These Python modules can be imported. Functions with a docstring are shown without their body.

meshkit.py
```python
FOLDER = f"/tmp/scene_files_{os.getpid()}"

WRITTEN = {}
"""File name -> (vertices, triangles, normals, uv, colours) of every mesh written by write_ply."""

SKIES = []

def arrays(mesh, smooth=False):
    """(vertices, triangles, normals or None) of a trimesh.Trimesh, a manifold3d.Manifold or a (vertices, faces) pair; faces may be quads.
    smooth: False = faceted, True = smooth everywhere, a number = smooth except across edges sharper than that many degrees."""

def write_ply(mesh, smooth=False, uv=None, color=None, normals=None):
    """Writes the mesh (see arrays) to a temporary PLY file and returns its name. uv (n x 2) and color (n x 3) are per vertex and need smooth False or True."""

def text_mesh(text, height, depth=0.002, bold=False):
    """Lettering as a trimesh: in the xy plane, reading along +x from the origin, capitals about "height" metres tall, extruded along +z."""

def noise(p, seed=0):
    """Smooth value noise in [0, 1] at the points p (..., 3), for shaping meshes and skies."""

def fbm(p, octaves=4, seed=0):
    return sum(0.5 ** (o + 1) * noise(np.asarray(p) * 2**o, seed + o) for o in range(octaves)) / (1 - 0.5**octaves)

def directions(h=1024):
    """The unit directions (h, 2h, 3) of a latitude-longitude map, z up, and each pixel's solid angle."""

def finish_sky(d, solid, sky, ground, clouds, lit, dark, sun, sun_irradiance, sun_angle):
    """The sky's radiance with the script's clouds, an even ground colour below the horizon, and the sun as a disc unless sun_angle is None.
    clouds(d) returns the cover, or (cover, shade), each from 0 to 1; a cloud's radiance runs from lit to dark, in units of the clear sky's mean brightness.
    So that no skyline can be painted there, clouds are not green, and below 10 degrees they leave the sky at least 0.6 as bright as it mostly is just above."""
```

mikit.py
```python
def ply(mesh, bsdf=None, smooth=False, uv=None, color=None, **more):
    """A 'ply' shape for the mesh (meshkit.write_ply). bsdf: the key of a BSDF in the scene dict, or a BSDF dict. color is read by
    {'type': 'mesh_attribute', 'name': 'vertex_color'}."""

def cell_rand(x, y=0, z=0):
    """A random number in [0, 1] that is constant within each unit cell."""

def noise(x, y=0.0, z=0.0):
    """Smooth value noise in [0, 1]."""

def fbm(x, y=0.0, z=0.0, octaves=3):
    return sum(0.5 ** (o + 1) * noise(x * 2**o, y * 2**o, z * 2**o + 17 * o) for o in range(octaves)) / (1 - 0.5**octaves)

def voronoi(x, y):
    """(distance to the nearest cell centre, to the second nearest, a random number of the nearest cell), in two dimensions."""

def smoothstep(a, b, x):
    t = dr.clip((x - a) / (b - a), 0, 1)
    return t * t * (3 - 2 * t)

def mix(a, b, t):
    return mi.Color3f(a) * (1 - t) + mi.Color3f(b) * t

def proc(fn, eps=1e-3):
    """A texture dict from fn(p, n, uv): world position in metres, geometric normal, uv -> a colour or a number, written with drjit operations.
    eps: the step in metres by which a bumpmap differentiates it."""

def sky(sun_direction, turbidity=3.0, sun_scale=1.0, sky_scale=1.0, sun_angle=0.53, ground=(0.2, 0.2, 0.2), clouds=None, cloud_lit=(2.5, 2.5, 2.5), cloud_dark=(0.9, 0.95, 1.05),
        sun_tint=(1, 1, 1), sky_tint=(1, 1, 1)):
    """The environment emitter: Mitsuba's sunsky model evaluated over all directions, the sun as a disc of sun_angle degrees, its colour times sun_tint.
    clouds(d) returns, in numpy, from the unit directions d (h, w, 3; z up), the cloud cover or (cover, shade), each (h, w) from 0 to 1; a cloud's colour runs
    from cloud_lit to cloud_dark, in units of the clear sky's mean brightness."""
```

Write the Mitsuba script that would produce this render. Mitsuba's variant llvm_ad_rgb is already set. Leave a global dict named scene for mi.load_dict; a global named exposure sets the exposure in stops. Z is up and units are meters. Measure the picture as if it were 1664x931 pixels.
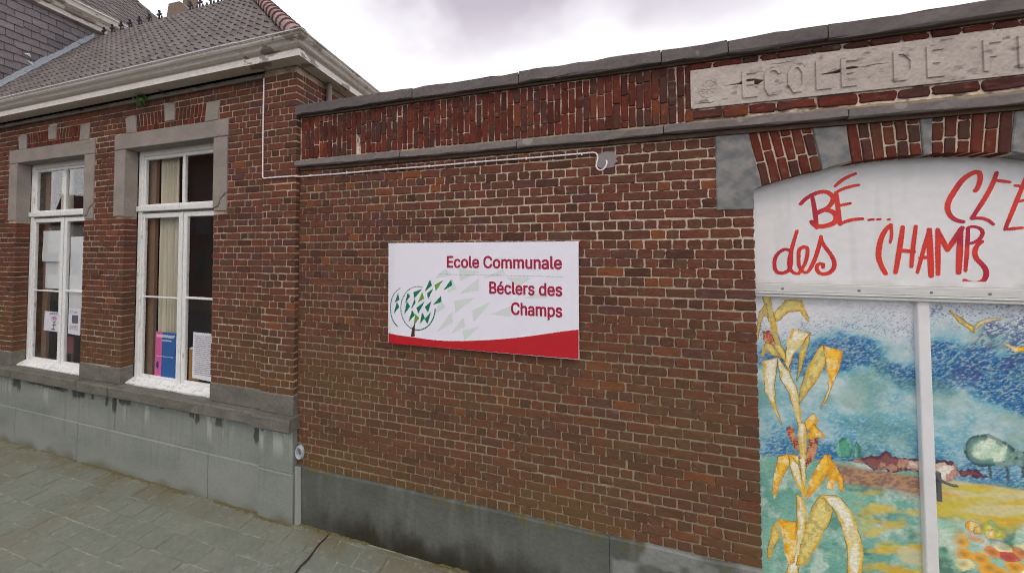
import math, random
import numpy as np, trimesh, mitsuba as mi, drjit as dr
import shapely
from shapely.geometry import Polygon, LineString, box as sbox
from shapely import affinity
import mikit, meshkit
from mikit import proc, noise, fbm, voronoi, cell_rand, smoothstep, mix

T = mi.ScalarTransform4f
scene, labels = {}, {}
R = np.random.default_rng(7)

# ------------------------------------------------------------------ camera, sky, exposure
FWD = np.array([-0.322625, 0.946060, 0.0296541])
FWD = FWD / np.linalg.norm(FWD)
CAM = np.array([0.0, -2.9016, 2.5])
scene['camera'] = dict(type='perspective', fov=2 * math.degrees(math.atan(832 / 607)), near_clip=0.05, far_clip=600.0,
                       principal_point_offset_x=104 / 1664, principal_point_offset_y=75.5 / 931,
                       to_world=T().look_at(origin=CAM.tolist(), target=(CAM + FWD).tolist(), up=[0, 0, 1]))


def clouds(d):
    q = d / np.maximum(d[..., 2:3] + 0.25, 0.05)
    a = meshkit.fbm(np.stack([q[..., 0] * 2.2 + 3.1, q[..., 1] * 2.2 + 0.7, q[..., 2] * 0 + 2.0], -1), 5, 8)
    b = meshkit.fbm(np.stack([q[..., 0] * 1.1 + 1.0, q[..., 1] * 1.1 + 9.0, q[..., 2] * 0], -1), 3, 16)
    s = np.clip((0.5 * a + 0.5 * b - 0.40) * 4.5, 0, 1) * np.clip((d[..., 2] - 0.30) * 4, 0, 1)
    return np.ones(d.shape[:2]), s


SUN = np.array([0.32, -0.68, 0.92])
scene['sky'] = mikit.sky(SUN, turbidity=3, sun_scale=0.19, sun_angle=24, ground=(0.16, 0.16, 0.15), clouds=clouds,
                         cloud_lit=(5.5, 5.4, 5.5), cloud_dark=(2.35, 2.16, 2.50))
exposure = 1.5
RED_STROKES = [(0.018, [(1.375, 2.803), (1.41, 2.842), (1.454, 2.868), (1.506, 2.874), (1.537, 2.842), (1.53, 2.799), (1.495, 2.762), (1.455, 2.736)]), (0.018, [(1.436, 2.841), (1.447, 2.736), (1.453, 2.648)]), (0.0208, [(1.469, 2.752), (1.52, 2.755), (1.551, 2.722), (1.544, 2.684), (1.501, 2.66), (1.454, 2.659), (1.428, 2.687)]), (0.0176, [(1.555, 2.863), (1.562, 2.754), (1.569, 2.667)]), (0.0135, [(1.552, 2.868), (1.599, 2.893), (1.664, 2.909)]), (0.0126, [(1.571, 2.786), (1.622, 2.797)]), (0.0144, [(1.569, 2.67), (1.611, 2.69), (1.677, 2.699)]), (0.0144, [(1.551, 2.908), (1.584, 2.942), (1.651, 2.98)]), (0.0112, [(1.705, 2.691), (1.729, 2.694)]), (0.0096, [(1.745, 2.693), (1.761, 2.694)]), (0.0096, [(1.795, 2.691), (1.804, 2.693)]), (0.0153, [(1.322, 2.49), (1.287, 2.512), (1.245, 2.478), (1.229, 2.417), (1.247, 2.361), (1.293, 2.367), (1.316, 2.417), (1.322, 2.49)]), (0.0153, [(1.352, 2.63), (1.331, 2.551), (1.313, 2.473), (1.307, 2.406), (1.328, 2.362), (1.355, 2.357)]), (0.0144, [(1.355, 2.357), (1.387, 2.418), (1.402, 2.484), (1.394, 2.528), (1.372, 2.523), (1.357, 2.462), (1.36, 2.396), (1.386, 2.363), (1.408, 2.375)]), (0.0162, [(1.408, 2.375), (1.44, 2.452), (1.468, 2.561), (1.474, 2.593)]), (0.0162, [(1.473, 2.588), (1.497, 2.517), (1.53, 2.452), (1.533, 2.398), (1.502, 2.36), (1.464, 2.359), (1.447, 2.386), (1.457, 2.419), (1.478, 2.419), (1.478, 2.398)]), (0.0192, [(1.807, 2.657), (1.779, 2.621), (1.753, 2.537), (1.747, 2.464), (1.761, 2.402), (1.776, 2.365)]), (0.0112, [(1.807, 2.657), (1.81, 2.61), (1.802, 2.553)]), (0.0176, [(1.861, 2.645), (1.842, 2.506), (1.821, 2.371)]), (0.0154, [(1.919, 2.649), (1.904, 2.526), (1.893, 2.408)]), (0.016, [(1.842, 2.506), (1.907, 2.496)]), (0.014, [(1.919, 2.373), (1.949, 2.506), (1.978, 2.627)]), (0.0208, [(1.978, 2.627), (1.978, 2.496), (1.978, 2.354)]), (0.0144, [(1.932, 2.46), (1.981, 2.465)]), (0.0168, [(2.008, 2.365), (2.014, 2.627)]), (0.0182, [(2.014, 2.617), (2.052, 2.506)]), (0.0182, [(2.052, 2.506), (2.117, 2.635)]), (0.0196, [(2.11, 2.625), (2.095, 2.376)]), (0.014, [(2.142, 2.634), (2.135, 2.515), (2.124, 2.387)]), (0.0126, [(2.138, 2.629), (2.174, 2.639), (2.198, 2.618), (2.19, 2.574), (2.147, 2.545)]), (0.0168, [(2.196, 2.555), (2.167, 2.506), (2.172, 2.456), (2.202, 2.408), (2.208, 2.369), (2.186, 2.324), (2.15, 2.318), (2.119, 2.332)]), (0.0182, [(2.177, 2.846), (2.196, 2.89), (2.19, 2.955), (2.147, 2.933), (2.095, 2.856), (2.059, 2.757), (2.076, 2.696), (2.122, 2.67)]), (0.0154, [(2.267, 2.945), (2.236, 2.848), (2.191, 2.752), (2.158, 2.688)]), (0.0126, [(2.158, 2.685), (2.203, 2.687), (2.244, 2.652)]), (0.0126, [(2.265, 2.901), (2.316, 2.888)]), (0.0144, [(2.388, 2.927), (2.336, 2.765), (2.291, 2.622)]), (0.0126, [(2.339, 2.867), (2.412, 2.853)]), (0.0112, [(2.336, 2.775), (2.39, 2.787)]), (0.0126, [(2.291, 2.622), (2.358, 2.63)])]
MURAL_LEFT = [('pale', [(1.32, 0.95), (1.352, 0.937), (1.366, 0.841), (1.354, 0.701), (1.308, 0.433), (1.247, 0.416), (1.295, 0.588), (1.32, 0.771)]), ('ochre', [(1.172, 2.219), (1.205, 2.22), (1.222, 2.092), (1.251, 1.916), (1.3, 1.784), (1.304, 1.721), (1.276, 1.791), (1.234, 1.856), (1.204, 2.001), (1.183, 2.139)]), ('ochre', [(1.226, 2.087), (1.289, 2.179), (1.371, 2.187), (1.389, 2.12), (1.405, 2.048), (1.366, 2.119), (1.295, 2.105), (1.237, 2.038)]), ('ochre', [(1.187, 2.154), (1.149, 2.098), (1.134, 1.997), (1.133, 1.917), (1.147, 2.008), (1.169, 2.079), (1.189, 2.07)]), ('ochre', [(1.16, 1.85), (1.178, 1.896), (1.21, 1.893), (1.253, 1.818), (1.217, 1.825), (1.185, 1.857), (1.155, 1.805)]), ('cob', [(1.163, 1.969), (1.204, 1.977), (1.225, 1.89), (1.174, 1.905)]), ('pale', [(1.281, 1.772), (1.291, 1.909), (1.324, 1.998), (1.411, 1.975), (1.361, 1.896), (1.321, 1.834), (1.299, 1.75)]), ('ochre', [(1.411, 1.975), (1.392, 1.879), (1.34, 1.672), (1.351, 1.798), (1.369, 1.896)]), ('pale', [(1.159, 1.78), (1.241, 1.807), (1.226, 1.698), (1.216, 1.609), (1.222, 1.502), (1.251, 1.38), (1.217, 1.463), (1.171, 1.594)]), ('ochre', [(1.341, 1.518), (1.355, 1.616), (1.388, 1.735), (1.437, 1.854), (1.469, 1.904), (1.491, 1.878), (1.481, 1.782), (1.441, 1.692), (1.385, 1.6)]), ('gold', [(1.48, 1.9), (1.569, 1.88), (1.555, 1.789), (1.52, 1.682), (1.483, 1.574), (1.456, 1.509), (1.5, 1.642), (1.495, 1.764)]), ('pale', [(1.245, 1.808), (1.295, 1.725), (1.332, 1.623), (1.352, 1.481), (1.353, 1.357), (1.335, 1.421), (1.292, 1.589), (1.25, 1.691)]), ('gold', [(1.365, 1.368), (1.381, 1.428), (1.417, 1.471), (1.439, 1.436), (1.403, 1.365)]), ('pale', [(1.338, 1.403), (1.374, 1.408), (1.374, 1.199), (1.364, 0.949), (1.352, 0.957), (1.345, 1.194)]), ('cob', [(1.28, 1.364), (1.309, 1.378), (1.335, 1.282), (1.338, 1.222), (1.318, 1.239), (1.287, 1.314)]), ('cob', [(1.392, 1.311), (1.432, 1.318), (1.422, 1.227), (1.401, 1.174), (1.372, 1.139), (1.378, 1.209)]), ('gold', [(1.376, 1.319), (1.418, 1.405), (1.472, 1.329), (1.44, 1.329), (1.4, 1.312)]), ('gold', [(1.234, 1.174), (1.284, 1.198), (1.333, 1.192), (1.336, 1.142), (1.283, 1.128), (1.248, 1.046), (1.203, 0.906), (1.196, 0.945), (1.206, 1.048)]), ('pale', [(1.284, 1.193), (1.332, 1.142), (1.357, 0.997), (1.352, 0.947), (1.306, 1.057)]), ('gold', [(1.364, 0.939), (1.386, 1.033), (1.428, 1.149), (1.47, 1.225), (1.497, 1.225), (1.491, 1.141), (1.442, 1.044), (1.384, 0.953)]), ('gold', [(1.485, 1.223), (1.515, 1.165), (1.551, 1.094), (1.557, 1.018), (1.535, 1.033), (1.525, 1.099), (1.496, 1.016), (1.473, 1.021), (1.49, 1.122)]), ('ochre', [(1.358, 0.525), (1.31, 0.512), (1.364, 0.762), (1.399, 0.888), (1.44, 0.965), (1.501, 0.91), (1.484, 0.829), (1.425, 0.679)]), ('pale', [(1.44, 0.97), (1.533, 0.98), (1.585, 0.909), (1.626, 0.766), (1.635, 0.655), (1.62, 0.528), (1.564, 0.513), (1.565, 0.694), (1.544, 0.804), (1.501, 0.91)]), ('ochre', [(1.162, 0.554), (1.191, 0.722), (1.23, 0.776), (1.267, 0.769), (1.24, 0.683), (1.197, 0.603), (1.165, 0.504)]), ('gold', [(1.23, 0.776), (1.312, 0.775), (1.313, 0.671), (1.294, 0.528), (1.269, 0.502), (1.251, 0.596)]), ('tree', [(1.521, 1.273), (1.538, 1.33), (1.565, 1.349), (1.595, 1.334), (1.606, 1.287), (1.593, 1.232), (1.539, 1.223)]), ('tree', [(1.609, 1.278), (1.626, 1.339), (1.643, 1.294), (1.638, 1.24), (1.612, 1.236)]), ('village', [(1.569, 1.204), (1.646, 1.241), (1.72, 1.259), (1.757, 1.296), (1.793, 1.272), (1.863, 1.27), (1.916, 1.275), (1.914, 1.201), (1.847, 1.198), (1.776, 1.175), (1.703, 1.18), (1.645, 1.213)]), ('house', [(1.831, 1.243), (1.911, 1.263), (1.909, 1.214), (1.848, 1.212)])]
MURAL_RIGHT = [('gull', [(2.159, 2.047), (2.173, 2.091), (2.21, 2.115), (2.295, 2.128), (2.247, 2.108), (2.197, 2.084), (2.165, 2.052)]), ('ochre', [(2.159, 2.034), (2.098, 2.099), (2.061, 2.146), (2.114, 2.105), (2.155, 2.068)]), ('gold', [(2.279, 1.979), (2.32, 1.961), (2.361, 1.973), (2.361, 1.947), (2.325, 1.939)]), ('house', [(1.97, 1.257), (2.064, 1.283), (2.089, 1.234), (2.048, 1.181), (2.007, 1.155), (1.967, 1.175)]), ('village', [(1.97, 1.28), (2.051, 1.297), (2.089, 1.252), (2.148, 1.258), (2.192, 1.222), (2.134, 1.207), (2.088, 1.218), (2.06, 1.274), (1.97, 1.259)]), ('trunk', [(2.195, 1.294), (2.208, 1.296), (2.208, 1.217), (2.197, 1.215)]), ('trunk', [(2.263, 1.3), (2.277, 1.302), (2.276, 1.226), (2.265, 1.223)]), ('trunk', [(2.325, 1.309), (2.34, 1.311), (2.337, 1.255), (2.326, 1.252)]), ('tree_dark', [(2.297, 1.386), (2.322, 1.399), (2.358, 1.383), (2.355, 1.305), (2.325, 1.295), (2.304, 1.318)]), ('tree_dark', [(2.096, 1.356), (2.107, 1.4), (2.128, 1.436), (2.161, 1.459), (2.196, 1.466), (2.227, 1.457), (2.264, 1.435), (2.295, 1.412), (2.308, 1.375), (2.301, 1.33), (2.282, 1.3), (2.25, 1.287), (2.219, 1.295), (2.187, 1.281), (2.155, 1.277), (2.129, 1.295), (2.106, 1.322)]), ('tree_light', [(2.12, 1.36), (2.134, 1.403), (2.166, 1.433), (2.205, 1.443), (2.242, 1.428), (2.276, 1.404), (2.285, 1.371), (2.272, 1.334), (2.239, 1.319), (2.201, 1.318), (2.163, 1.314), (2.134, 1.327)]), ('leafy', [(2.226, 0.95), (2.22, 0.931), (2.21, 0.912), (2.191, 0.899), (2.171, 0.897), (2.16, 0.913), (2.158, 0.934), (2.164, 0.954), (2.174, 0.975), (2.194, 0.989), (2.213, 0.982), (2.221, 0.966)]), ('leafy', [(2.249, 0.925), (2.251, 0.909), (2.239, 0.898), (2.226, 0.896), (2.213, 0.892), (2.207, 0.902), (2.203, 0.914), (2.206, 0.928), (2.216, 0.939), (2.227, 0.949), (2.24, 0.946), (2.247, 0.937)]), ('gold', [(2.142, 0.943), (2.139, 0.928), (2.126, 0.92), (2.115, 0.911), (2.104, 0.913), (2.094, 0.919), (2.094, 0.932), (2.095, 0.946), (2.104, 0.958), (2.117, 0.963), (2.128, 0.961), (2.137, 0.955)]), ('pale', [(2.156, 0.924), (2.154, 0.916), (2.149, 0.907), (2.141, 0.904), (2.131, 0.901), (2.125, 0.907), (2.128, 0.918), (2.127, 0.927), (2.134, 0.933), (2.142, 0.939), (2.15, 0.939), (2.153, 0.931)]), ('pale', [(2.21, 0.915), (2.208, 0.905), (2.202, 0.893), (2.191, 0.892), (2.181, 0.889), (2.177, 0.898), (2.173, 0.907), (2.177, 0.917), (2.182, 0.929), (2.192, 0.933), (2.204, 0.937), (2.21, 0.926)])]
SWOOSH = [(-1.522, 1.801), (-1.41, 1.793), (-1.27, 1.785), (-1.068, 1.777), (-0.849, 1.789), (-0.628, 1.814), (-0.394, 1.852), (-0.171, 1.899), (0.017, 1.937), (0.015, 1.725), (-1.522, 1.718)]
ARCS = [[(-1.2, 2.203), (-1.228, 2.207), (-1.256, 2.206), (-1.284, 2.199), (-1.311, 2.186), (-1.335, 2.167), (-1.356, 2.144), (-1.374, 2.117), (-1.387, 2.086), (-1.394, 2.054), (-1.397, 2.02), (-1.394, 1.987), (-1.386, 1.956), (-1.373, 1.927), (-1.356, 1.901), (-1.335, 1.88), (-1.311, 1.863), (-1.284, 1.853), (-1.256, 1.848), (-1.228, 1.849), (-1.2, 1.857), (-1.174, 1.869), (-1.15, 1.887), (-1.129, 1.91), (-1.112, 1.936), (-1.099, 1.965), (-1.091, 1.997), (-1.087, 2.029)], [(-1.4, 2.189), (-1.411, 2.183), (-1.423, 2.176), (-1.433, 2.167), (-1.443, 2.158), (-1.453, 2.147), (-1.462, 2.136), (-1.47, 2.124), (-1.477, 2.112), (-1.483, 2.098), (-1.488, 2.085), (-1.493, 2.071), (-1.496, 2.056), (-1.498, 2.042), (-1.5, 2.027), (-1.5, 2.012), (-1.499, 1.997), (-1.497, 1.983), (-1.495, 1.968), (-1.491, 1.955), (-1.486, 1.941), (-1.48, 1.928), (-1.473, 1.916), (-1.466, 1.904), (-1.457, 1.894), (-1.448, 1.884), (-1.438, 1.875), (-1.428, 1.867)]]
TRI = {'g': [[(-1.133, 2.263), (-1.118, 2.221), (-1.176, 2.172)], [(-0.951, 2.268), (-0.943, 2.226), (-1.013, 2.186)], [(-1.21, 2.183), (-1.281, 2.156), (-1.271, 2.112)], [(-1.111, 2.187), (-1.157, 2.154), (-1.149, 2.111)], [(-1.334, 2.145), (-1.313, 2.123), (-1.355, 2.07)], [(-1.039, 2.133), (-1.035, 2.09), (-1.102, 2.065)], [(-1.271, 2.099), (-1.263, 2.074), (-1.299, 2.025)], [(-1.341, 2.075), (-1.313, 2.04), (-1.362, 1.978)], [(-1.186, 2.078), (-1.251, 2.031), (-1.237, 1.988)], [(-1.124, 2.087), (-1.176, 2.041), (-1.151, 2.002)], [(-1.292, 2.006), (-1.271, 1.971), (-1.322, 1.917)], [(-1.203, 1.992), (-1.179, 1.953), (-1.219, 1.907)], [(-1.128, 1.996), (-1.179, 1.941), (-1.155, 1.907)], [(-1.423, 2.144), (-1.412, 2.093), (-1.451, 2.069)], [(-1.433, 2.067), (-1.414, 2.029), (-1.461, 1.976)]], 'l': [[(-1.024, 2.262), (-1.091, 2.221), (-1.081, 2.179)], [(-1.203, 2.158), (-1.186, 2.113), (-1.237, 2.078)], [(-1.264, 1.977), (-1.23, 1.948), (-1.275, 1.891)]], 'f': [[(-1.003, 2.356), (-0.951, 2.308), (-1.082, 2.281)], [(-0.886, 2.364), (-0.723, 2.337), (-0.874, 2.267)], [(-0.53, 2.364), (-0.519, 2.329), (-0.675, 2.29)], [(-0.724, 2.283), (-0.726, 2.193), (-0.874, 2.164)], [(-0.323, 2.298), (-0.414, 2.233), (-0.495, 2.294)], [(-0.938, 2.266), (-0.906, 2.199), (-0.977, 2.173)], [(-0.761, 2.132), (-0.919, 2.102), (-0.912, 2.011)], [(-0.633, 2.102), (-0.774, 2.03), (-0.761, 1.947)], [(-0.473, 2.08), (-0.468, 2.005), (-0.621, 2.011)], [(-0.944, 2.015), (-0.938, 1.93), (-1.068, 1.849)], [(-0.849, 1.972), (-0.836, 1.901), (-0.944, 1.845)], [(-0.724, 1.908), (-0.855, 1.863), (-0.836, 1.799)], [(-1.042, 2.109), (-1.003, 2.049), (-1.082, 1.996)], [(-0.207, 2.199), (-0.202, 2.155), (-0.369, 2.148)]]}
TRUNK = [(-1.267, 1.895), (-1.289, 1.865), (-1.301, 1.792), (-1.27, 1.795), (-1.271, 1.847)]

# ------------------------------------------------------------------ helpers
def lin(r, g, b):
    return [float(v / 255 / 12.92 if v <= 10 else ((v / 255 + 0.055) / 1.055) ** 2.4) for v in (r, g, b)]


count = {}


def key(name):
    k = count.get(name, 0)
    count[name] = k + 1
    return name if k == 0 else f'{name}_{k:03d}'


def add(name, mesh, bsdf, smooth=False, uv=None, label=None, kind=None):
    k = key(name)
    scene[k] = mikit.ply(mesh, bsdf, smooth=smooth, uv=uv)
    if label or kind:
        labels[k] = {}
        if label: labels[k]['label'] = label
        if kind: labels[k]['kind'] = kind
    return k


def thing(name, label, cat, group=None):
    k = key(name)
    labels[k] = dict(label=label, category=cat)
    if group: labels[k]['group'] = group
    return k


def structure(k, label):
    labels[k] = dict(kind='structure', label=label)


def cat_mesh(parts):
    V, F, U, o = [], [], [], 0
    for p in parts:
        V.append(p[0]); F.append(np.asarray(p[1]) + o); o += len(p[0])
        if len(p) > 2: U.append(p[2])
    return (np.vstack(V), np.vstack(F)), (np.vstack(U) if U else None)


def tri_faces(F):
    F = np.asarray(F)
    return np.vstack([F[:, [0, 1, 2]], F[:, [0, 2, 3]]]) if F.shape[1] == 4 else F


def box(x0, x1, y0, y1, z0, z1, ch=0.0):
    """A box, its edges chamfered by ch."""
    if ch <= 0:
        m = trimesh.creation.box(bounds=[[x0, y0, z0], [x1, y1, z1]])
        return np.array(m.vertices), np.array(m.faces)
    P = []
    for X, sx in ((x0, 1), (x1, -1)):
        for Y, sy in ((y0, 1), (y1, -1)):
            for Z, sz in ((z0, 1), (z1, -1)):
                P += [[X, Y + sy * ch, Z + sz * ch], [X + sx * ch, Y, Z + sz * ch], [X + sx * ch, Y + sy * ch, Z]]
    m = trimesh.convex.convex_hull(np.array(P))
    return np.array(m.vertices), np.array(m.faces)


def front(a, b, d, yf):      # a wall that faces the street (-y)
    return np.stack([a, yf + d, b], -1)


def side(a, b, d, xf):       # a wall that faces +x
    return np.stack([xf - d, a, b], -1)


def prism(poly, at, depth=0.05, ch=0.004, jit=0.0, place=front, tone=None, mid=1, round_=0.0):
    """A convex outline (a, b) counter-clockwise, its face at `at`, a chamfer ch, sides running `depth` back into the wall."""
    P = np.asarray(poly, float)
    n = len(P)
    pts = []
    for i in range(n):
        p, q, o = P[i], P[(i + 1) % n], P[i - 1]
        if round_ > 0:
            e0, e1 = np.linalg.norm(p - o), np.linalg.norm(q - p)
            pts += [p + (o - p) / max(e0, 1e-9) * min(round_, e0 * .3), p + (q - p) / max(e1, 1e-9) * min(round_, e1 * .3)]
        else:
            pts.append(p)
        for k in range(mid):
            pts.append(p + (q - p) * (k + 1) / (mid + 1))
    pts = np.array(pts)
    m = len(pts)
    if jit > 0:
        pts = pts + R.normal(0, jit, pts.shape).clip(-2 * jit, 2 * jit)
    e = np.roll(pts, -1, 0) - np.roll(pts, 1, 0)
    nn = np.stack([-e[:, 1], e[:, 0]], -1)
    nn /= np.linalg.norm(nn, axis=1, keepdims=True) + 1e-12
    ins = pts + nn * ch
    c = ins.mean(0)
    A = np.vstack([[c], ins, pts, pts])
    D = np.concatenate([[0.0], np.zeros(m), np.full(m, ch), np.full(m, depth)])
    if jit > 0:
        D[:m + 1] += R.normal(0, jit * .5, m + 1)
    V = place(A[:, 0], A[:, 1], D, at)
    i = np.arange(m); j = (i + 1) % m
    F = [np.stack([i * 0, 1 + i, 1 + j], -1)]
    for a0, b0 in ((1, 1 + m), (1 + m, 1 + 2 * m)):
        F += [np.stack([a0 + i, b0 + i, b0 + j], -1), np.stack([a0 + i, b0 + j, a0 + j], -1)]
    F = np.vstack(F)
    if tone is None: return V, F
    return V, F, np.tile(np.asarray(tone, float), (len(V), 1))


def rect(x0, x1, z0, z1):
    return [(x0, z0), (x1, z0), (x1, z1), (x0, z1)]


def ccw(p):
    p = [tuple(v) for v in p]
    return p if Polygon(p).exterior.is_ccw else p[::-1]


def sheet(poly, y0, y1):
    """A flat outline (x, z), holes allowed, from depth y0 (its face, to the street) to y1."""
    ms = []
    for g in getattr(poly, 'geoms', [poly]):
        if g.is_empty or g.geom_type != 'Polygon': continue
        m = trimesh.creation.extrude_polygon(g, y1 - y0, engine='earcut')
        v = np.array(m.vertices)
        ms.append((np.stack([v[:, 0], y1 - v[:, 2], v[:, 1]], -1), np.array(m.faces)))
    return cat_mesh(ms)[0]


def decal(poly, y, t=0.0012):
    return sheet(poly, y - t, y)


def tube(pts, r, n=10, close=True):
    P = np.asarray(pts, float)
    t = np.gradient(P, axis=0)
    t /= np.linalg.norm(t, axis=1, keepdims=True) + 1e-12
    u = np.cross(t[0], [0.3, 0.5, 0.8]); u /= np.linalg.norm(u)
    V = []
    a = np.arange(n) * 2 * np.pi / n
    rr = np.broadcast_to(r, len(P))
    for k in range(len(P)):
        u = u - t[k] * (u @ t[k]); u /= np.linalg.norm(u)
        w = np.cross(t[k], u)
        V.append(P[k] + rr[k] * (np.cos(a)[:, None] * u + np.sin(a)[:, None] * w))
    V = np.vstack(V)
    F = []
    for k in range(len(P) - 1):
        for i in range(n):
            j = (i + 1) % n
            F += [[k * n + i, k * n + j, (k + 1) * n + j], [k * n + i, (k + 1) * n + j, (k + 1) * n + i]]
    if close:
        V = np.vstack([V, P[0], P[-1]])
        e, o = len(V) - 2, (len(P) - 1) * n
        for i in range(n):
            j = (i + 1) % n
            F += [[e, j, i], [e + 1, o + i, o + j]]
    return V, np.array(F)


def smooth_line(pts, n=60):
    from scipy.interpolate import CubicSpline
    P = np.asarray(pts, float)
    s = np.concatenate([[0], np.cumsum(np.linalg.norm(np.diff(P, axis=0), axis=1))])
    q = np.linspace(0, s[-1], n)
    if len(P) < 3:
        return np.stack([np.interp(q, s, P[:, k]) for k in range(P.shape[1])], -1)
    return CubicSpline(s, P)(q)


# ------------------------------------------------------------------ materials
def diffuse(name, fn, rough=None, bump=None, scale=0.002, eps=0.002):
    col = proc(fn) if callable(fn) else {'type': 'rgb', 'value': fn}
    b = {'type': 'diffuse', 'reflectance': col} if rough is None else {'type': 'principled', 'base_color': col, 'roughness': rough, 'specular': 0.4}
    if bump is not None:
        b = {'type': 'bumpmap', 'scale': scale, 'nested': b, 'map': proc(bump, eps)}
    scene[name] = {'type': 'twosided', 'nested': b}


def C(*rgb):
    return mi.Color3f(lin(*rgb))


def grain(p, f=60.0, o=3):
    return fbm(p.x * f, p.y * f, p.z * f, o)


def brick_fn(p, n, uv):
    t, s = uv.x, uv.y
    c = mix(C(84, 60, 53), C(100, 68, 58), smoothstep(0.0, 0.25, t))
    c = mix(c, C(109, 69, 57), smoothstep(0.3, 0.55, t))
    c = mix(c, C(99, 72, 60), smoothstep(0.66, 0.76, t))
    c = mix(c, C(94, 66, 64), smoothstep(0.82, 0.90, t))
    c = mix(c, C(126, 78, 56), smoothstep(0.93, 1.0, t))
    g = grain(p, 70)
    h = grain(p, 16, 3)
    c = c * (0.66 + 0.50 * g + 0.28 * h)
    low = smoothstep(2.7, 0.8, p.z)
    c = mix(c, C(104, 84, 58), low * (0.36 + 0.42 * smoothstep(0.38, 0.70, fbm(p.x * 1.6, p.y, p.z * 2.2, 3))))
    m = smoothstep(0.66, 0.84, grain(p + mi.Vector3f(7.0, 3.0, 1.0), 30)) * (0.12 + 0.4 * s)
    return mix(c, C(150, 134, 114), m * 0.45)


def red_brick_fn(p, n, uv):
    t, s = uv.x, uv.y
    c = mix(C(92, 52, 47), C(116, 62, 52), smoothstep(0.0, 0.5, t))
    c = mix(c, C(92, 62, 58), smoothstep(0.6, 0.75, t))
    c = mix(c, C(130, 74, 54), smoothstep(0.86, 1.0, t))
    g = grain(p, 70)
    c = c * (0.49 + 0.47 * g + 0.31 * grain(p, 14))
    c = mix(c, C(74, 62, 56), smoothstep(0.46, 0.72, fbm(p.x * 4, p.y, p.z * 5, 3)) * 0.45)
    m = smoothstep(0.66, 0.82, grain(p + mi.Vector3f(2.0, 5.0, 1.0), 24)) * (0.1 + 0.4 * s)
    return mix(c, C(160, 140, 120), m * 0.5)


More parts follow.
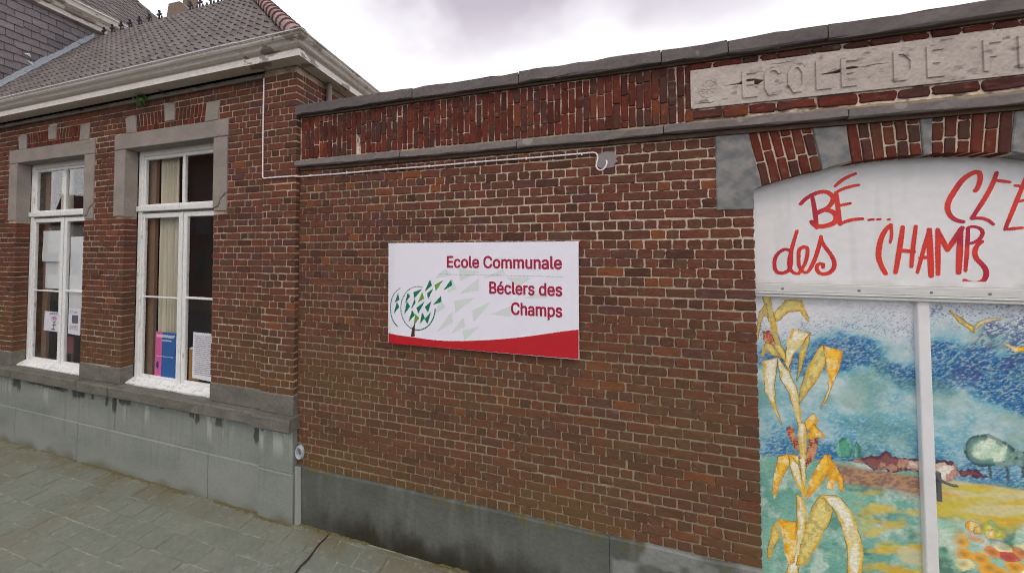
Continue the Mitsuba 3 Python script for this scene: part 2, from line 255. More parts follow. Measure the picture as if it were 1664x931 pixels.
def mortar_fn(p, n, uv):
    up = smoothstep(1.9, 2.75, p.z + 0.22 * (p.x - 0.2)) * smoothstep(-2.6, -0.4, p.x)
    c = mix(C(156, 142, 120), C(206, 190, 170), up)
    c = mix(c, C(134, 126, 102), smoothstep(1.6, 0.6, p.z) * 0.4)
    return c * (0.60 + 0.38 * grain(p, 40) + 0.25 * grain(p, 6))


def mortar_bump(p, n, uv):
    return fbm(p.x * 90, p.y * 90, p.z * 90, 3)


def mortar_dark_fn(p, n, uv):
    c = mix(C(158, 142, 124), C(200, 184, 164), smoothstep(0.38, 0.68, grain(p, 9)))
    return c * (0.60 + 0.46 * grain(p, 45))


def mortar_frieze_fn(p, n, uv):
    c = mix(C(112, 98, 90), C(214, 198, 184), smoothstep(0.38, 0.60, fbm(p.x * 16, p.y, p.z * 10, 3)))
    return c * (0.7 + 0.5 * grain(p, 45))


def bluestone_fn(p, n, uv):
    c = mix(C(98, 93, 95), C(132, 125, 124), fbm(p.x * 3, p.y * 9, p.z * 9, 4))
    c = mix(c, C(146, 138, 136), smoothstep(3.5, 3.4, p.z) * 0.5)
    c = c * (0.74 + 0.34 * grain(p, 50))
    lich = smoothstep(0.74, 0.80, fbm(p.x * 9, p.y * 9, p.z * 9, 2))
    return mix(c, C(175, 172, 165), lich * 0.5)


def stone_fn(p, n, uv):
    c = mix(C(142, 134, 129), C(172, 164, 157), fbm(p.x * 5, p.y * 5, p.z * 5, 4))
    return c * (0.76 + 0.28 * grain(p, 70))


def spring_fn(p, n, uv):
    c = mix(C(112, 115, 118), C(150, 148, 146), smoothstep(0.2, 0.8, fbm(p.x * 16, p.y * 16, p.z * 16, 5)))
    return c * (0.8 + 0.38 * grain(p, 55))


DRIPS = [(-7.02, .05, .10), (-6.93, .03, .14), (-5.76, .03, .10), (-5.66, .07, .085), (-5.60, .03, .07), (-5.42, .025, .075), (-5.16, .02, .11), (-5.03, .025, .15), (-4.93, .02, .06), (-4.84, .07, .075),
         (-4.55, .16, .03), (-3.80, .03, .07), (-3.73, .025, .10), (-3.42, .04, .10), (-2.93, .028, .15), (-2.80, .06, .03), (-6.4, .3, .05), (-6.05, .12, .06), (-4.2, .2, .025), (-3.15, .1, .03)]


def concrete_fn(p, n, uv):
    # the base panels; dark drips of their own shape hang from the ledge, pale crust runs beside them
    c = mix(C(126, 134, 128), C(152, 158, 152), fbm(p.x * 2.2, p.y * 4, p.z * 4, 4))
    c = c * (0.80 + 0.26 * grain(p, 60))
    pale = smoothstep(0.46, 0.70, fbm(p.x * 26, 3.0, p.z * 3.0, 3)) * smoothstep(0.40, 0.62, fbm(p.x * 2.6, 9.0, 0.0, 2)) * smoothstep(0.56, 0.74, p.z + 0.06 * noise(p.x * 9))
    c = mix(c, C(190, 196, 190), pale * 0.5)
    e = 0.5 - fbm(p.x * 30, 2.0, p.z * 14, 2)
    for x, w, l in DRIPS:
        a = dr.abs(p.x - x) / (w * 1.5) + e * 0.8
        k = smoothstep(1.05, 0.60, a) * smoothstep(0.85 - l * 1.5, 0.85 - l * 1.05, p.z + 0.06 * e)
        c = mix(c, C(62, 64, 63), k * 0.8)
    run = smoothstep(0.55, 0.8, fbm(p.x * 40, 7.0, p.z * 1.2, 2)) * smoothstep(0.05, 0.4, p.z)
    c = mix(c, C(112, 114, 108), run * 0.3)
    foot = smoothstep(0.14, 0.0, p.z + 0.12 * noise(p.x * 5))
    return mix(c, C(98, 94, 74), foot * 0.65)


def ledge_fn(p, n, uv):
    c = mix(C(96, 96, 90), C(136, 134, 126), fbm(p.x * 6, p.y * 12, p.z * 12, 4))
    return c * (0.68 + 0.46 * grain(p, 50))


def plinth_fn(p, n, uv):
    c = mix(C(80, 84, 80), C(112, 115, 110), fbm(p.x * 2.6, p.y, p.z * 3.5, 4))
    st = smoothstep(0.45, 0.8, fbm(p.x * 20, 2.0, p.z * 2.0, 3))
    c = mix(c, C(126, 128, 123), st * 0.35)
    c = mix(c, C(146, 150, 148), smoothstep(0.20, 0.24, p.x) * smoothstep(0.45, 0.62, fbm(p.x * 6, 5.0, p.z * 6, 3)) * 0.7)
    foot = smoothstep(0.30, 0.04, p.z + 0.24 * (fbm(p.x * 7, 8.0, p.z * 4, 3) - 0.4)) * smoothstep(-2.7, -1.6, p.x)
    c = mix(c, C(46, 44, 30), foot * 0.85)
    moss = smoothstep(0.55, 0.7, fbm(p.x * 10, 1.0, p.z * 10, 3)) * smoothstep(0.4, 0.5, p.z)
    c = mix(c, C(104, 100, 66), moss * 0.6)
    return c * (0.74 + 0.36 * grain(p, 55))


def paver_fn(p, n, uv):
    c = mix(C(122, 128, 119), C(129, 133, 123), uv.x)
    c = c * (0.80 + 0.26 * grain(p, 45) + 0.20 * grain(p, 5))
    near = smoothstep(-0.36, -0.02, p.y)
    c = mix(c, C(116, 106, 80), near * (0.30 + 0.70 * smoothstep(0.4, 0.65, fbm(p.x * 3.5, p.y * 5, 1.0, 3))) * 0.75)
    c = mix(c, C(116, 108, 88), smoothstep(0.5, 0.7, fbm(p.x * 1.5, p.y * 2, 4.0, 3)) * 0.3)
    return mix(c, C(150, 158, 150), smoothstep(0.70, 0.78, fbm(p.x * 22, p.y * 22, 2.0, 3)) * 0.4)


def joint_fn(p, n, uv):
    c = mix(C(120, 124, 112), C(160, 166, 152), smoothstep(0.4, 0.62, fbm(p.x * 6, p.y * 6, 0.0, 3)))
    return mix(c, C(104, 92, 58), smoothstep(-0.32, -0.05, p.y) * smoothstep(0.4, 0.6, fbm(p.x * 3, p.y * 3, 5.0, 2)) * 0.8) * (0.85 + 0.3 * grain(p, 60))


def tile_fn(p, n, uv):
    c = mix(C(88, 82, 84), C(114, 106, 106), uv.x)
    c = mix(c, C(100, 84, 78), smoothstep(0.75, 1.0, uv.y) * 0.5)
    c = c * (0.66 + 0.34 * grain(p, 40) + 0.2 * grain(p, 3))
    return mix(c, C(120, 116, 88), smoothstep(0.62, 0.78, grain(p, 11)) * 0.35)


def hip_fn(p, n, uv):
    c = mix(C(112, 82, 82), C(140, 112, 108), uv.x)
    return c * (0.7 + 0.5 * grain(p, 30))


def slate_fn(p, n, uv):
    c = mix(C(102, 95, 100), C(134, 126, 128), uv.x)
    c = mix(c, C(124, 118, 122), smoothstep(0.7, 1.0, uv.y))
    return c * (0.74 + 0.3 * grain(p, 30) + 0.22 * grain(p, 6))


def peel(p, f, lo, hi):
    return smoothstep(lo, hi, fbm(p.x * f, p.y * f, p.z * f * 1.8, 4))


def cornice_fn(p, n, uv):
    c = mix(C(228, 222, 218), C(240, 236, 232), grain(p, 20))
    streak = smoothstep(0.42, 0.7, fbm(p.x * 3.0, p.y * 3.0, p.z * 70, 4))
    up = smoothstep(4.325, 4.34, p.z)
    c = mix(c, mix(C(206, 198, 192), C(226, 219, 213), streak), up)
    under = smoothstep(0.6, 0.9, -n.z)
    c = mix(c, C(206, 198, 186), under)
    return c * (0.85 + 0.25 * grain(p, 35))


def cornice_old_fn(p, n, uv):
    c = cornice_fn(p, n, uv)
    k = peel(p, 7.0, 0.56, 0.62)
    return mix(c, C(128, 112, 102) * (0.6 + 0.7 * grain(p, 40)), k * 0.7)


def frame_fn(p, n, uv):
    c = C(224, 226, 226) * (0.9 + 0.16 * grain(p, 25))
    k = smoothstep(0.72, 0.76, fbm(p.x * 26, p.y * 26, p.z * 9, 3))
    return mix(c, C(160, 152, 142), k * 0.6)


def sill_fn(p, n, uv):
    c = C(218, 222, 222)
    k = smoothstep(0.56, 0.66, fbm(p.x * 55, p.y * 40, p.z * 40, 3))
    return mix(c, C(150, 154, 160), k * 0.55)


def board_fn(p, n, uv):
    c = mix(C(216, 218, 220), C(232, 232, 234), fbm(p.x * 2, p.y, p.z * 3, 3))
    c = mix(c, C(176, 174, 166), smoothstep(0.54, 0.80, fbm(p.x * 16, 2.0, p.z * 1.6, 3)) * 0.16)
    c = mix(c, C(150, 146, 134), smoothstep(0.045, 0.0, dr.abs(p.z - 2.295) + 0.03 * noise(p.x * 14)) * 0.4)
    return c * (0.94 + 0.09 * grain(p, 30))


def rail_fn(p, n, uv):
    return C(205, 207, 205) * (0.84 + 0.25 * fbm(p.x * 8, p.y * 40, p.z * 60, 3))


def plaque_fn(p, n, uv):
    c = mix(C(178, 168, 162), C(216, 206, 198), fbm(p.x * 7, p.y * 7, p.z * 7, 4))
    c = mix(c, C(112, 102, 100), smoothstep(0.60, 0.78, fbm(p.x * 18, p.y * 18, p.z * 30, 3)) * 0.7)
    return c * (0.70 + 0.40 * grain(p, 80))


def fillet_fn(p, n, uv):
    return mix(C(104, 94, 80), C(176, 160, 124), fbm(p.x * 14, p.y * 9, p.z * 9, 3)) * (0.7 + 0.5 * grain(p, 60))


def dabs(x, z, f, seed):
    """Short slanted brush dabs, 0 to 1."""
    u, v = x * 0.88 + z * 0.47, -x * 0.47 + z * 0.88
    return fbm(u * f, v * f * 2.1, seed, 2)


def mural_sky(x, z, seed, top):
    n0 = fbm(x * 2.6 + seed, z * 3.0, seed, 4)
    n1 = fbm(x * 9 + seed, z * 9, seed + 3.0, 4)
    n2 = fbm(x * 3.6 - seed, z * 5.2 + 2.0, seed + 7.0, 4)
    d = dabs(x, z, 95.0, seed)
    e = dabs(x + 3.0, z, 135.0, seed + 1.0)
    h = dabs(x - 1.0, z + 3.0, 55.0, seed + 4.0)
    dens = smoothstep(top + 0.24, top - 0.16, z + 0.55 * (n0 - 0.5))
    veil = mix(C(186, 210, 212), C(112, 176, 192), smoothstep(0.3, 0.65, n1))
    c = mix(C(224, 225, 230), veil, dens * 0.95)
    band = smoothstep(0.19, 0.02, dr.abs(z + 0.80 * (n0 - 0.5) + 0.10 * (x - 1.5) - (top - 0.17)))
    foot = smoothstep(0.50, 0.02, z - 1.13 + 0.7 * (n2 - 0.5))
    depth = dr.clip(band * 0.95 + foot * 0.75 + 1.6 * (n2 - 0.50) + 0.9 * (n1 - 0.5), 0, 1) * smoothstep(0.1, 0.7, dens)
    wash = mix(C(108, 182, 204), C(34, 116, 172), smoothstep(0.25, 0.9, depth))
    c = mix(c, wash, smoothstep(0.05, 0.65, depth) * (0.50 + 0.50 * smoothstep(0.34, 0.58, d)))
    c = mix(c, C(22, 84, 146), smoothstep(0.44, 0.68, h) * smoothstep(0.20, 0.8, depth) * 0.65)
    c = mix(c, C(34, 62, 122), smoothstep(0.44, 0.66, e) * smoothstep(0.55, 1.0, depth) * 0.55)
    c = mix(c, C(192, 218, 216), smoothstep(0.46, 0.72, dabs(x, z - 4.0, 70.0, seed + 5.0)) * dens * 0.50)
    c = mix(c, C(112, 160, 140), smoothstep(0.50, 0.70, fbm(x * 6, z * 7, seed + 11.0, 3)) * dens * 0.45)
    return mix(c, C(60, 84, 156), smoothstep(0.60, 0.66, e) * smoothstep(-0.25, 0.4, dens + 0.9 * (n2 - 0.5)) * smoothstep(0.9, 0.4, dens) * 0.8)


def outline_distance(x, z, pts):
    """Signed distance from a drawn outline, negative inside."""
    P = np.asarray(pts, float)
    d, s = mi.Float(1e9), mi.Bool(False)
    for (ax, az), (bx, bz) in zip(P, np.roll(P, -1, 0)):
        ex, ez = float(bx - ax), float(bz - az)
        wx, wz = x - float(ax), z - float(az)
        t = dr.clip((wx * ex + wz * ez) * (1.0 / max(ex * ex + ez * ez, 1e-9)), 0.0, 1.0)
        d = dr.minimum(d, dr.square(wx - ex * t) + dr.square(wz - ez * t))
        c1, c2, c3 = z >= float(az), z < float(bz), ex * wz > ez * wx
        s ^= (c1 & c2 & c3) | (~c1 & ~c2 & ~c3)
    return dr.select(s, -1.0, 1.0) * dr.sqrt(d)


# edge, inside, accent, ink line
PALETTE = dict(ochre=((206, 168, 48), (218, 200, 120), (176, 164, 100), .9), pale=((212, 178, 66), (226, 224, 206), (214, 198, 130), .9), gold=((220, 156, 26), (232, 186, 58), (232, 216, 156), .7),
               cob=((132, 56, 40), (176, 70, 46), (206, 150, 100), .5), tree=((52, 120, 96), (84, 156, 126), (120, 184, 160), .2), tree_dark=((58, 84, 90), (98, 132, 128), (130, 160, 150), .3),
               tree_light=((120, 160, 142), (186, 212, 190), (214, 226, 206), .0), village=((84, 44, 60), (128, 76, 74), (184, 140, 120), .5), house=((196, 176, 160), (226, 218, 206), (170, 110, 100), .4),
               gull=((196, 176, 96), (228, 226, 214), (204, 190, 130), .5), leafy=((176, 178, 70), (206, 206, 120), (150, 170, 110), .3), red=((190, 56, 56), (210, 96, 70), (228, 170, 120), .4), trunk=((76, 92, 104), (110, 128, 132), (60, 76, 92), .2))


def draw(c, x, z, shapes):
    k1 = noise(x * 70, z * 70, 3.0) - 0.5
    k2 = noise(x * 24, z * 24, 9.0) - 0.5
    k3 = noise(x * 70 + 9.0, z * 70, 13.0) - 0.5
    grit = dabs(x, z, 100.0, 31.0)
    flow = fbm(x * 20, z * 13, 5.0, 3)
    patch = fbm(x * 34, z * 20, 15.0, 3)
    for name, pts in shapes:
        edge, inside, accent, ink = PALETTE[name]
        wob = 0.022 if name in ('village', 'house') else 0.007
        sd = outline_distance(x + wob * (k1 * .6 + k2), z + wob * (k3 * .6 + k2), pts)
        if name in ('ochre', 'pale', 'gold', 'cob'): sd = sd - 0.003
        t = -sd
        body = mix(C(*edge), C(*inside), smoothstep(0.004, 0.020, t + 0.014 * k2 + 0.016 * (flow - 0.5)))
        body = mix(body, C(*accent), smoothstep(0.50, 0.66, patch) * 0.8)
        body = body * (0.86 + 0.56 * grit)
        if name == 'cob':
            body = mix(body, C(214, 170, 120), smoothstep(0.36, 0.24, voronoi(x * 75, z * 75)[0]) * 0.7)
        a = smoothstep(0.0035, -0.0035, sd + 0.010 * (grit - 0.5))
        c = mix(c, body, a * 0.96)
        if ink > 0:
            c = mix(c, C(92, 72, 44) if name in ('ochre', 'pale', 'gold', 'cob') else C(62, 56, 66), smoothstep(0.0030, 0.0012, dr.abs(sd + 0.0016 * k1)) * ink * 0.75 * smoothstep(0.36, 0.56, flow))
    return c


def mural_left_fn(p, n, uv):
    x, z = p.x, p.z
    sky = mural_sky(x, z, 1.7, 1.92)
    n1 = fbm(x * 8, z * 8, 4.0, 3)
    f = mix(C(150, 200, 184), C(84, 156, 140), n1)
    f = mix(f, C(58, 124, 112), smoothstep(0.50, 0.72, fbm(x * 12, z * 18, 9.0, 4)) * smoothstep(1.30, 1.6, x) * 0.7)
    f = mix(f, C(200, 220, 208), smoothstep(0.46, 0.72, fbm(x * 14, z * 12, 2.0, 4)) * 0.75)
    f = f * (0.80 + 0.38 * dabs(x, z, 90.0, 3.0))
    yel = smoothstep(0.40, 0.62, fbm(x * 6 + z * 5, z * 20 - x * 7, 7.0, 4)) * smoothstep(1.52, 1.74, x) * smoothstep(1.10, 1.02, z)
    f = mix(f, mix(C(206, 198, 70), C(222, 176, 44), n1), yel * 0.85)
    sand = smoothstep(0.5, 0.65, fbm(x * 7, z * 14, 12.0, 3)) * smoothstep(1.6, 1.85, x) * smoothstep(0.86, 0.78, z)
    f = mix(f, C(214, 206, 160), sand * 0.8)
    f = mix(f, C(206, 168, 40), smoothstep(0.075, 0.03, dr.sqrt(dr.square(x - 1.80) + dr.square(z - 0.60) * 1.6) + 0.05 * (n1 - 0.5)) * 0.8)
    earth = smoothstep(1.20, 1.15, z + 0.06 * (n1 - 0.5)) * smoothstep(1.03, 1.09, z + 0.07 * (n1 - 0.5)) * smoothstep(1.42, 1.56, x)
    f = mix(f, mix(C(184, 132, 84), C(146, 92, 84), smoothstep(0.42, 0.6, dabs(x, z, 50.0, 9.0))), earth * 0.85)
    c = mix(f, sky, smoothstep(1.152, 1.168, z - 0.10 * (x - 1.15) + 0.02 * (n1 - 0.5)))
    c = draw(c, x, z, MURAL_LEFT)
    edge = smoothstep(0.018, 0.010, x - 1.100 + 0.008 * (noise(z * 40) - 0.5))
    return mix(c, C(222, 226, 226), edge) * (0.86 + 0.26 * grain(p, 60))


def mural_right_fn(p, n, uv):
    x, z = p.x, p.z
    sky = mural_sky(x, z, 6.3, 2.02)
    storm = smoothstep(0.44, 0.62, fbm(x * 4.5 + 3.0, z * 6.0 - x * 4.0, 41.0, 4)) * smoothstep(1.62, 1.80, z)
    sky = mix(sky, C(58, 70, 134), storm * smoothstep(0.40, 0.58, dabs(x, z, 75.0, 42.0)) * 0.8)
    n1 = fbm(x * 9, z * 9, 14.0, 3)
    f = mix(C(214, 206, 150), C(210, 194, 84), smoothstep(0.4, 0.6, fbm(x * 4 + z * 3, z * 24 - x * 5, 3.0, 4)))
    f = mix(f, C(222, 170, 48), smoothstep(0.52, 0.70, fbm(x * 6, z * 22 - x * 4, 8.0, 4)) * 0.8)
    g = mix(C(160, 204, 182), C(84, 142, 118), smoothstep(0.42, 0.62, n1))
    g = mix(g, C(50, 96, 84), smoothstep(0.50, 0.72, fbm(x * 13, z * 13, 19.0, 4)) * 0.75)
    g = mix(g, C(214, 226, 212), smoothstep(0.48, 0.72, fbm(x * 9, z * 11, 12.0, 4)) * 0.75)
    g = g * (0.80 + 0.38 * dabs(x, z, 80.0, 19.0))
    f = mix(g, f, smoothstep(0.92, 1.02, z + 0.16 * (n1 - 0.5)))
    c = mix(f, sky, smoothstep(1.172, 1.195, z + 0.02 * (n1 - 0.5)))
    # the flowers at the foot: loose dabs
    a, b_, r = voronoi(x * 13 + 0.8 * n1, z * 15 + 0.5 * n1)
    fl = smoothstep(0.62, 0.42, a + 0.3 * (dabs(x, z, 80.0, 2.0) - 0.5)) * smoothstep(0.92, 0.82, z + 0.10 * (n1 - 0.5)) * smoothstep(2.02, 2.08, x)
    col = mix(C(226, 160, 30), C(228, 216, 160), smoothstep(0.30, 0.36, r))
    col = mix(col, C(198, 60, 52), smoothstep(0.62, 0.66, r))
    col = mix(col, C(216, 128, 50), smoothstep(0.82, 0.86, r))
    c = mix(c, col * (0.7 + 0.5 * smoothstep(0.0, 0.4, a) ), fl * 0.9)
    return draw(c, x, z, MURAL_RIGHT) * (0.86 + 0.26 * grain(p, 60))


def red_paint_fn(p, n, uv):
    c = mix(C(178, 30, 58), C(214, 58, 46), smoothstep(0.35, 0.65, fbm(p.x * 7, p.z * 5, 3.0, 3)))
    return c * (0.86 + 0.24 * dabs(p.x, p.z, 60.0, 4.0))


def curtain_fn(p, n, uv):
    return mix(C(188, 184, 162), C(222, 218, 200), fbm(p.x * 20, p.y * 20, p.z * 0.6, 2))


diffuse('mat_brick', brick_fn, bump=lambda p, n, uv: grain(p, 110), scale=0.0012)
diffuse('mat_red_brick', red_brick_fn, bump=lambda p, n, uv: grain(p, 90), scale=0.0015)
diffuse('mat_mortar', mortar_fn, bump=mortar_bump, scale=0.003)
diffuse('mat_mortar_dark', mortar_dark_fn, bump=mortar_bump, scale=0.003)
diffuse('mat_bluestone', bluestone_fn)
diffuse('mat_stone', stone_fn)
diffuse('mat_spring', spring_fn, bump=lambda p, n, uv: grain(p, 60), scale=0.002)
diffuse('mat_concrete', concrete_fn)
diffuse('mat_ledge', ledge_fn)
diffuse('mat_plinth', plinth_fn)
diffuse('mat_paver', paver_fn, bump=lambda p, n, uv: grain(p, 80), scale=0.001)
diffuse('mat_joint', joint_fn)
diffuse('mat_tile', tile_fn, rough=0.6)
diffuse('mat_hip', hip_fn, rough=0.55)
diffuse('mat_slate', slate_fn, rough=0.55)
diffuse('mat_cornice', cornice_fn)
diffuse('mat_cornice_old', cornice_old_fn, bump=lambda p, n, uv: fbm(p.x * 9, p.y * 9, p.z * 16, 4), scale=0.004)
diffuse('mat_frame', frame_fn, rough=0.45)
diffuse('mat_sill', sill_fn, rough=0.6)
diffuse('mat_board', board_fn, rough=0.5)
diffuse('mat_rail', rail_fn, rough=0.45)
diffuse('mat_plaque', plaque_fn, bump=lambda p, n, uv: grain(p, 55), scale=0.0015)
diffuse('mat_mortar_frieze', mortar_frieze_fn, bump=mortar_bump, scale=0.003)
diffuse('mat_fillet', fillet_fn)
diffuse('mat_mural_left', mural_left_fn, rough=0.6)
diffuse('mat_mural_right', mural_right_fn, rough=0.6)
diffuse('mat_curtain', curtain_fn)
diffuse('mat_red_paint', red_paint_fn, rough=0.5)
diffuse('mat_shade_bed', lambda p, n, uv: mix(C(84, 68, 60), C(112, 92, 80), grain(p, 12)) * (0.7 + 0.5 * grain(p, 60)))  # brick tone darkened to carry the shade under the projecting stones
for nm, c, r in [('sign_white', (234, 234, 247), 0.35), ('sign_red', (186, 32, 42), 0.4), ('sign_crimson', (162, 26, 64), 0.4),
                 ('sign_green', (0, 116, 84), 0.4), ('sign_lime', (104, 160, 58), 0.4), ('sign_pale', (212, 222, 222), 0.4), ('sign_brown', (84, 44, 48), 0.4),
                 ('sign_grey', (120, 110, 116), 0.4), ('cable', (232, 226, 230), 0.35), ('pipe', (118, 110, 104), 0.5), ('iron', (42, 34, 44), 0.5),
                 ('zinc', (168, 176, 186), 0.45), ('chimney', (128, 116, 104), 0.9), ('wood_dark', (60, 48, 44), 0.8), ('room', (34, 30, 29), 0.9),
                 ('room_floor', (60, 50, 44), 0.8), ('post_brown', (122, 100, 84), 0.7), ('paper', (206, 212, 214), 0.8), ('paper_white', (226, 228, 236), 0.8), ('ink_grey', (96, 98, 108), 0.8),
                 ('poster_blue', (40, 100, 168), 0.5), ('poster_pink', (216, 100, 160), 0.5), ('poster_navy', (36, 62, 130), 0.5), ('box_card', (150, 118, 66), 0.8),
                 ('leaf', (70, 104, 48), 0.6), ('moss', (104, 98, 66), 0.9), ('asphalt', (70, 70, 70), 0.9), ('kerb', (132, 132, 128), 0.8), ('earth', (94, 90, 80), 0.9),
                 ('patch', (142, 136, 138), 0.9), ('strip', (142, 148, 142), 0.8), ('handle', (96, 102, 102), 0.35), ('white_house', (200, 198, 190), 0.8), ('dark_roof', (70, 40, 40), 0.7),
                 ('brown_house', (86, 56, 46), 0.9), ('far_glass', (40, 44, 48), 0.2), ('desk', (120, 84, 52), 0.6), ('chair_pink', (150, 90, 90), 0.7), ('teal_board', (72, 92, 90), 0.7)]:
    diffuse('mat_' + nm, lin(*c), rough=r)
scene['mat_metal'] = {'type': 'roughconductor', 'material': 'Al', 'alpha': 0.25}
scene['mat_glass'] = {'type': 'thindielectric', 'int_ior': 1.5}


# ------------------------------------------------------------------ brick laying
def lay(x0, x1, z0, n, ch, hdr, holes, phase=0.0, joint=0.009, wave=0.003, seed=0, flemish=False):
    """The bricks (xa, xb, za, zb) of n courses, headers and stretchers in turn, with openings (x0, x1, z0, z1) left free."""
    out = []
    for c in range(n):
        za = z0 + c * ch
        zm = za + ch / 2
        spans = [(x0, x1)]
        for h in holes:
            if h[2] < zm < h[3]:
                spans = [s for a, b in spans for s in ((a, min(b, h[0])), (max(a, h[1]), b)) if s[1] - s[0] > 0.01]
        w = hdr if c % 2 == 0 else 2 * hdr
        off = phase + (0 if c % 2 == 0 else hdr * (0.5 + (c // 2 % 2)))
        for a, b in spans:
            x = off + math.floor((a - off) / w) * w - (w if flemish else 0)
            first = True
            while x < b:
                ww = w * (1 + 0.0)
                if flemish and R.random() < 0.28: ww = hdr if w > hdr else 2 * hdr
                xa, xb = max(x, a), min(x + ww, b)
                x += ww
                if 0 < b - xb < 0.034: xb, x = b, b + 1
                if xb - xa < 0.022: continue
                dz = wave * math.sin(1.7 * xa + c * 0.9 + seed) + R.normal(0, 0.0009)
                la = joint / 2 if xa > a + 1e-6 else 0.001
                lb = joint / 2 if xb < b - 1e-6 else 0.001
                j = R.normal(0, 0.0012, 2)
                out.append((xa + la + j[0] * (la > .002), xb - lb + j[1] * (lb > .002), za + joint / 2 + dz, za + ch - joint / 2 + dz, xa < a + 1e-6 and a > x0 + .01, xb > b - 1e-6 and b < x1 - .01))
    return out


def tone():
    return (R.random(), R.random())


def share(p):
    """How large the piece shows: its size over the distance squared, nothing when it lies outside the frame."""
    c = np.asarray(p[0]).mean(0)
    d = c - CAM
    f = d @ FWD
    right = np.cross(FWD, [0, 0, 1.0]); right /= np.linalg.norm(right)
    up = np.cross(right, FWD)
    if f <= 0.1: return -1.0
    x, y = 728 + 607 * (d @ right) / f, 390 - 607 * (d @ up) / f
    e = np.ptp(p[0], axis=0)
    if not (-8 < x < 1672 and -8 < y < 939): return -1.0 / (d @ d)
    return e.max() * np.sort(e)[1] / (d @ d)


def pieces(prefix, name, items, bsdf, rest, most=300):
    """The largest in view are entries of their own, the others one part."""
    order = sorted(range(len(items)), key=lambda i: -share(items[i]))
    for i in order[:most]:
        v = items[i]
        add(f'{prefix}__{name}', (v[0], v[1]), bsdf, uv=v[2])
    if len(order) > most:
        m, u = cat_mesh([items[i] for i in order[most:]])
        add(f'{prefix}__{rest}', m, bsdf, uv=u, kind='stuff')


# ------------------------------------------------------------------ ground
structure('ground', 'bare ground beyond the street')
add('ground', box(-160, 160, -160, 160, -0.5, -0.135), 'mat_earth')
structure('road', 'grey asphalt street in front of the pavement')
add('road', box(-120, 120, -9.0, -1.87, -0.3, -0.13), 'mat_asphalt')
structure('pavement', 'pavement of small grey concrete slabs with pale sandy joints')
add('pavement', box(-60, 30, -1.75, 0.12, -0.3, -0.0035), 'mat_joint')
add('kerb', box(-60, 30, -1.87, -1.752, -0.3, 0.0, 0.012), 'mat_kerb')
structure('kerb', 'concrete kerb along the pavement')
PW, PD = 0.237, 0.198
rows = [(-0.035 - 0.04, -0.035)] + [(-0.073 - PD * (k + 1), -0.073 - PD * k) for k in range(8)]
slabs = []
for r, (ya, yb) in enumerate(rows):
    off = -2.90 + (0 if r % 2 else PW / 2) + R.normal(0, 0.006)
    for k in range(-30, 42):
        xa = off + k * PW
        if xa > 6.5: continue
        g = 0.0034
        h = R.normal(0, 0.0007) + 0.0005
        P = prism(rect(xa + g, xa + PW - g, ya + g, yb - g), 0.0, depth=0.012, ch=0.002, jit=0.0014, round_=0.008, tone=tone(),
                  place=lambda a, b, d, at: np.stack([a, b, -d], -1))
        V = P[0] + np.array([0, 0, h]) + np.outer(P[0][:, 0] - xa, [0, 0, R.normal(0, 0.003)]) + np.outer(P[0][:, 1] - ya, [0, 0, R.normal(0, 0.003)])
        # the open joint, a slab edge sunk along it
        if xa < -2.085 < xa + PW:
            V[:, 0] += np.where(V[:, 0] > xa + PW / 2, 0.0, 0.0)
        slabs.append((V, P[1], P[2]))
pieces('pavement', 'slab', slabs, 'mat_paver', 'slab_field')
crack = np.array([(-2.088, -0.03), (-2.083, -0.10), (-2.093, -0.17), (-2.086, -0.25), (-2.079, -0.33), (-2.088, -0.40), (-2.081, -0.47), (-2.086, -0.60), (-2.08, -0.9), (-2.084, -1.7)])
w = np.array([.003, .007, .009, .007, .009, .008, .009, .008, .008, .006])[:, None]
poly = np.vstack([crack - w * [1, 0], (crack + w * [1, 0])[::-1]])
m = trimesh.creation.extrude_polygon(Polygon(poly), 0.0025, engine='earcut')
add('pavement__open_joint', (np.array(m.vertices) + [0, 0, 0.0045], np.array(m.faces)), 'mat_wood_dark', label='dark open joint across the pavement slabs')
# moss and grit gathered along the foot of the walls
ms = []
for k in range(520):
    x = R.uniform(-8.4, 1.0) if k % 2 else R.uniform(-5.5, -0.2)
    s = meshkit.noise(np.array([x * 2.2, 3.0, 0.5]))
    if s < 0.46: continue
    yw = -0.037 if x < -2.9 else (-0.066 if x < -2.49 else -0.021)
    b = trimesh.creation.icosphere(subdivisions=1, radius=1.0)
    v = np.array(b.vertices) * [R.uniform(.010, .030), R.uniform(.006, .014), R.uniform(.004, .010)] * (1 + .25 * R.standard_normal((len(b.vertices), 1)))
    ms.append((v + [x, yw - abs(R.normal(0, 0.012)), 0.002], np.array(b.faces)))
k = thing('moss_line', 'olive moss and grit gathered along the foot of the walls', 'moss')
labels[k]['kind'] = 'stuff'
m, _ = cat_mesh(ms)
scene[k] = mikit.ply(m, 'mat_moss')

